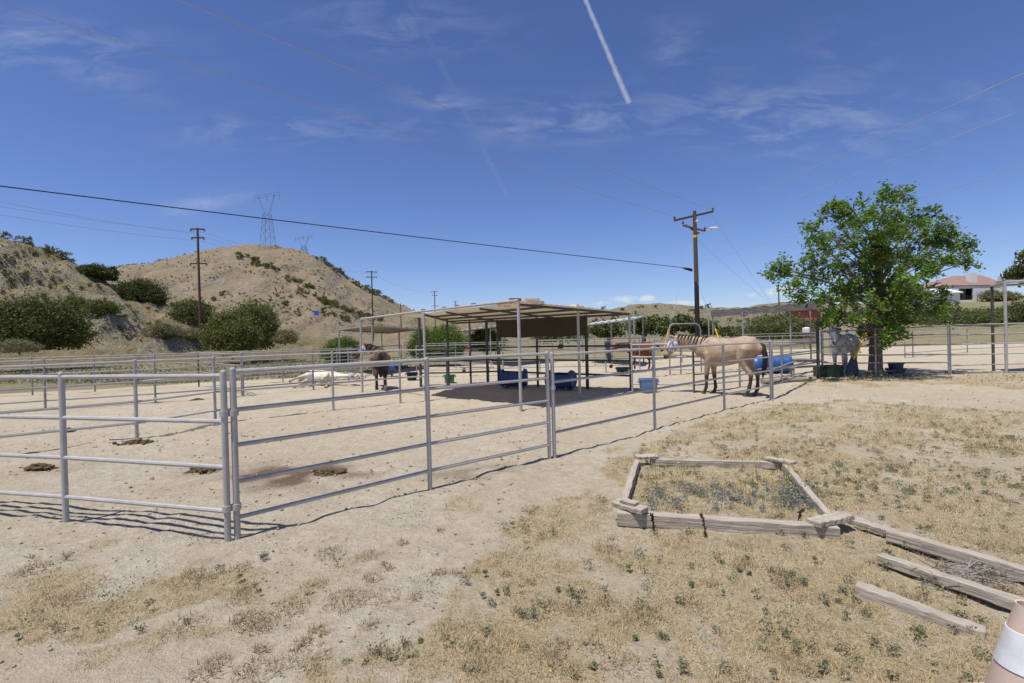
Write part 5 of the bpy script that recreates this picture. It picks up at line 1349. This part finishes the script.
c = P(974, 281, YH+1.5); s = MB(); wallbox(s, c.x-.75, c.x+.75, c.y, c.y+1.2, ez-.5, P(974, 272.5, YH+1.5).z); s.build('chimney', 'white', rf, False)
c = P(1002.5, 278, YH+4); s = MB(); wallbox(s, c.x-.4, c.x+.4, c.y, c.y+.8, ez-1, P(1002, 276, YH+4).z); s.build('chimney', 'white', rf, False)
# left wing
xl2 = P(935, 300, YH-3).x; xr2 = P(956, 300, YH-3).x; s = MB(); zw = P(940, 293, YH-3).z; wallbox(s, xl2, xr2, YH-4, YH-.3, hz0-.5, zw); s.build('wing', 'white', house, False)
s = MB(); s.add([(xl2-.5, YH-4.5, zw), (xr2+.3, YH-4.5, zw), (xr2+.3, YH-.2, zw+1.2), (xl2-.5, YH-.2, zw+1.2), (xl2-.5, YH-4.5, zw-.2), (xr2+.3, YH-4.5, zw-.2), (xr2+.3, YH-.2, zw-.2), (xl2-.5, YH-.2, zw-.2)], [(0, 1, 2, 3), (4, 7, 6, 5), (0, 4, 5, 1), (1, 5, 6, 2), (2, 6, 7, 3), (3, 7, 4, 0)]); s.build('wing_roof', 'white', house, False)
# red barn behind the tree
c0 = P(803, 318, 60); b = thing('red_barn', 'small red barn half hidden behind the leafy tree', 'barn', Vector((c0.x, 60, 0)))
k = 60/F; hw = 15*k; zl, zt_, ztop = P(803, 321, 60).z, P(806, 307.5, 60).z, P(806, 301, 62).z; o0 = Vector((c0.x, 60, 0))
def bx0(s, x0, x1, y0, y1, z0, z1): s.box(o0+Vector(((x0+x1)/2, (y0+y1)/2, (z0+z1)/2)), (x1-x0, y1-y0, z1-z0))
s = MB(); bx0(s, -hw, hw, 0, 5, zl, zt_); s.build('wall', 'red', b, False)
s = MB(); bx0(s, -hw+.3, hw-.3, .3, 4.8, -.2, zl-.003); s.build('lower_wall', 'wood_end', b, False)
s = MB(); s.add([o0+Vector(q) for q in ((-hw-.4, -.4, zt_), (hw+.4, -.4, zt_), (hw+.4, 5.4, zt_), (-hw-.4, 5.4, zt_), (-hw-.4, 2.5, ztop), (hw+.4, 2.5, ztop))], [(0, 1, 5, 4), (2, 3, 4, 5), (0, 4, 3), (1, 2, 5), (3, 2, 1, 0)]); s.build('roof', 'wood_fascia', b, False)
b.rotation_euler = (0, 0, -math.atan2(c0.x, 60))
# pale canvas shed behind the grey horse
c0 = P(839, 331, 34); b = thing('canvas_shed', 'low pale canvas shed behind the grey horse', 'shed', Vector((c0.x, 34, 0))); o0 = Vector((c0.x, 34, 0)); hw = 17*34/F; tz = P(839, 322, 36).z
s = MB(); n = 10
for yy in (0, 4.5):
    for i in range(n+1):
        t = i/n; s.v.append(tuple(o0+Vector((-hw+2*hw*t, yy, c0.z-.3+(tz-c0.z+.3)*math.sin(PI*(.05+.9*t))))))
for i in range(n): s.f.append((i, i+1, n+1+i+1, n+1+i))
k0 = len(s.v); s.v += [tuple(o0+Vector((-hw, 0, 0))), tuple(o0+Vector((hw, 0, 0)))]; s.f.append(tuple([k0]+list(range(n+1))+[k0+1])); s.build('canvas_cover', 'tent', b, False)
for xx in (-hw, hw): MB().tube(o0+Vector((xx, 4.45, -.2)), o0+Vector((xx, 4.45, c0.z-.3)), .05, 6).build('post', 'pipe_old', b)
b.rotation_euler = (0, 0, -math.atan2(c0.x, 34))
p = P(806.5, 331.5, 45); b = thing('white_tank', 'small white tank standing by the big round bush', 'tank', Vector((p.x, 45, 0)))
MB().lathe(Vector((p.x, 45, p.z-.1)), [(.02, 0), (.34, 0), (.36, .05), (.36, .42), (.12, .5), (.001, .5)], 14).build('tank_body', 'white', b)
for e in (-.25, .25): MB().tube((p.x+e, 45, -.2), (p.x+e, 45, p.z-.1), .05, 6).build('leg', 'wood_end', b)
# blue road sign, road strip
p = hillB.hit(317, 322); sg = thing('road_sign', 'small blue road sign at the foot of the rounded hill', 'sign', p); k = p.y/F
MB().tube(p-upv*.3, p+upv*9*k, .06, 6).build('post', 'pipe_old', sg); MB().box(p+upv*8.6*k+Vector((0, -.08, 0)), (4.6*k, .05, 4.2*k)).build('sign_plate', 'sign_blue', sg, False)
p = hillB.hit(320, 319.5); mk = MB(); mk.beam(p-upv*.3, p+upv*1.1, .4, .3); tag(mk.build('marker_post', 'brick', None, False), 'short reddish marker post beside the blue road sign', 'post')
# jumble of pale boards seen under the shelter
root = thing('board_stack', 'stack of pale grey boards seen under the shelter with a red can on it', 'boards', G(476, 372))
g = G(476, 372)
for i in range(5): MB().beam(g+Vector((-.8+.05*i, .1*i, .25+.16*i)), g+Vector((.9-.06*i, -.1+.05*i, .22+.17*i)), .3, .05).build('board', 'tin_light' if i % 2 else 'wood_grey', root, False)
for e in (-.6, .6): MB().beam(g+Vector((e, 0, 0)), g+Vector((e, 0.05, .22)), .15, .15).build('block', 'wood_end', root, False)
p = g+Vector((-.32, -.05, .98)); tag(MB().lathe(p, [(.001, 0), (.09, 0), (.09, .26), (.05, .32), (.03, .36), (.001, .36)], 10).build('fuel_can', 'red'), 'little red can standing on the pale boards', 'can')

# ------------------------------------------------------------------ sky and sun
EL = math.radians(72); sx, sy = -.73, -.683
sun = bpy.data.lights.new('sun', 'SUN'); sun.energy = 4.9; sun.angle = math.radians(.53); sun.color = (1, .975, .93)
so = bpy.data.objects.new('sun', sun); COL.objects.link(so)
dv = Vector((sx*math.cos(EL), sy*math.cos(EL), math.sin(EL))); so.rotation_euler = dv.to_track_quat('Z', 'Y').to_euler(); so.location = (0, 0, 50)
w = bpy.data.worlds.new('World'); sc.world = w; w.use_nodes = True; nt = w.node_tree; bg = nt.nodes['Background']
sk = nt.nodes.new('ShaderNodeTexSky'); sk.sky_type = 'NISHITA'; sk.sun_disc = False; sk.sun_elevation = EL; sk.sun_rotation = math.atan2(sx, sy)
sk.altitude = 500; sk.air_density = 1.0; sk.dust_density = .35; sk.ozone_density = 2.4
hs_ = nt.nodes.new('ShaderNodeHueSaturation'); hs_.inputs['Saturation'].default_value = 1.0; hs_.inputs['Value'].default_value = 1.0; L(nt, sk.outputs[0], hs_.inputs['Color'])
skyc = mixc(nt, 1.0, hs_.outputs[0], (.92, .97, 1.28), 'MULTIPLY')
gm_ = nt.nodes.new('ShaderNodeGamma'); gm_.inputs[1].default_value = 1.14; L(nt, skyc, gm_.inputs[0])
skyc = mixc(nt, 1.0, gm_.outputs[0], (.90, .865, .815), 'MULTIPLY')
tc = nt.nodes.new('ShaderNodeTexCoord'); sp_ = nt.nodes.new('ShaderNodeSeparateXYZ'); L(nt, tc.outputs['Generated'], sp_.inputs[0])
X_, Y_, Z_ = sp_.outputs
yy_ = math_(nt, 'MAXIMUM', Y_, .02); U_ = math_(nt, 'DIVIDE', X_, yy_); V_ = math_(nt, 'DIVIDE', Z_, yy_)
def uv(px, py): d = ray(px, py); return d.x/d.y, d.z/d.y
def gauss(px, py, rx, ry, ang=0):
    u0, v0 = uv(px, py); du = math_(nt, 'SUBTRACT', U_, u0); dv_ = math_(nt, 'SUBTRACT', V_, v0); c, s_ = math.cos(ang), math.sin(ang)
    a = math_(nt, 'ADD', math_(nt, 'MULTIPLY', du, c*F/rx), math_(nt, 'MULTIPLY', dv_, s_*F/rx)); b = math_(nt, 'ADD', math_(nt, 'MULTIPLY', du, -s_*F/ry), math_(nt, 'MULTIPLY', dv_, c*F/ry))
    q = math_(nt, 'ADD', math_(nt, 'MULTIPLY', a, a), math_(nt, 'MULTIPLY', b, b)); return math_(nt, 'POWER', 2.718, math_(nt, 'MULTIPLY', q, -1))
cmb = nt.nodes.new('ShaderNodeCombineXYZ'); L(nt, U_, cmb.inputs[0]); L(nt, V_, cmb.inputs[1])
def cnoise(scale, sx_, sy_, rot, detail=8, rough=.62, dist=.6):
    mp = nt.nodes.new('ShaderNodeMapping'); mp.inputs['Scale'].default_value = (sx_, sy_, 1); mp.inputs['Rotation'].default_value = (0, 0, rot); L(nt, cmb.outputs[0], mp.inputs[0])
    n = nt.nodes.new('ShaderNodeTexNoise'); n.inputs['Scale'].default_value = scale; n.inputs['Detail'].default_value = detail; n.inputs['Roughness'].default_value = rough; n.inputs['Distortion'].default_value = dist
    L(nt, mp.outputs[0], n.inputs['Vector']); return n.outputs[0]
cir = cnoise(7, 1, 3.4, .12)
ms = None
for g_ in ((40, 45, 110, 26, -.1, .75), (90, 75, 70, 14, -.3, .5), (300, 130, 120, 16, 0, .7), (400, 25, 90, 26, -.1, .55), (450, 102, 45, 12, -.2, .7), (580, 120, 110, 20, 0, .85), (790, 120, 120, 32, -.1, .95), (680, 45, 30, 26, 0, .5), (205, 203, 50, 9, .15, .75), (850, 60, 40, 30, 0, .35), (960, 105, 60, 20, 0, .4), (377, 46, 14, 6, -.5, .8)):
    q = math_(nt, 'MULTIPLY', gauss(*g_[:5]), g_[5]); ms = q if ms is None else math_(nt, 'MAXIMUM', ms, q)
cl_ = math_(nt, 'MULTIPLY', math_(nt, 'MULTIPLY', math_(nt, 'SUBTRACT', cir, .44), 3.2, clamp=True), ms)
cl_ = math_(nt, 'MULTIPLY', cl_, .38)
# small cumulus on the horizon
cum = cnoise(34, 1, 1.5, 0, 7, .6, .3); cm = None
for g_ in ((622, 299, 16, 4.5, 0), (646, 298, 13, 4.5, 0), (603, 303, 14, 3, 0), (778, 291, 24, 6, .05), (690, 303, 26, 4, 0), (755, 296, 10, 3, 0)):
    q = gauss(*g_); cm = q if cm is None else math_(nt, 'MAXIMUM', cm, q)
cm = math_(nt, 'MULTIPLY', math_(nt, 'SUBTRACT', math_(nt, 'ADD', math_(nt, 'MULTIPLY', cm, .75), math_(nt, 'MULTIPLY', cum, 1.7)), 1.22), 2.2, clamp=True)
cl_ = math_(nt, 'MAXIMUM', cl_, math_(nt, 'MULTIPLY', cm, .8))
def trail(p0, p1, w0, w1, k, fade):
    (u0, v0), (u1, v1) = uv(*p0), uv(*p1); dx_, dy_ = u1-u0, v1-v0; ln = math.hypot(dx_, dy_); dx_ /= ln; dy_ /= ln
    du = math_(nt, 'SUBTRACT', U_, u0); dv_ = math_(nt, 'SUBTRACT', V_, v0)
    al = math_(nt, 'ADD', math_(nt, 'MULTIPLY', du, dx_), math_(nt, 'MULTIPLY', dv_, dy_)); ac = math_(nt, 'ABSOLUTE', math_(nt, 'ADD', math_(nt, 'MULTIPLY', du, -dy_), math_(nt, 'MULTIPLY', dv_, dx_)))
    t = math_(nt, 'DIVIDE', al, ln); rag = math_(nt, 'MULTIPLY', math_(nt, 'SUBTRACT', cnoise(60, 1, 1, 0, 3, .6, 0), .5), .006)
    wdt = math_(nt, 'ADD', math_(nt, 'MULTIPLY', t, (w1-w0)/F), w0/F); e = math_(nt, 'SUBTRACT', 1, math_(nt, 'DIVIDE', math_(nt, 'ADD', ac, rag), wdt), clamp=True)
    i = math_(nt, 'MULTIPLY', math_(nt, 'LESS_THAN', t, 1), math_(nt, 'GREATER_THAN', t, -.6))
    return math_(nt, 'MULTIPLY', math_(nt, 'MULTIPLY', math_(nt, 'POWER', e, .7), i), math_(nt, 'ADD', k, math_(nt, 'MULTIPLY', cum, fade)))
cl_ = math_(nt, 'MAXIMUM', cl_, trail((583, -6), (629, 103), 2.6, 3.4, .26, .3))
cl_ = math_(nt, 'MAXIMUM', cl_, math_(nt, 'MULTIPLY', trail((424, 30), (507, 196), 4, 3, -.02, .16), .55))
fin = mixc(nt, cl_, skyc, (8.2, 8.4, 8.8))
L(nt, fin, bg.inputs['Color']); bg.inputs['Strength'].default_value = .086
MT_SKY = (sk, hs_, bg)

sc.view_settings.view_transform = 'Standard'; sc.view_settings.look = 'None'; sc.view_settings.gamma = 1; sc.view_settings.exposure = .08
sc.render.engine = 'CYCLES'
sc.cycles.max_bounces = 6; sc.cycles.transparent_max_bounces = 6
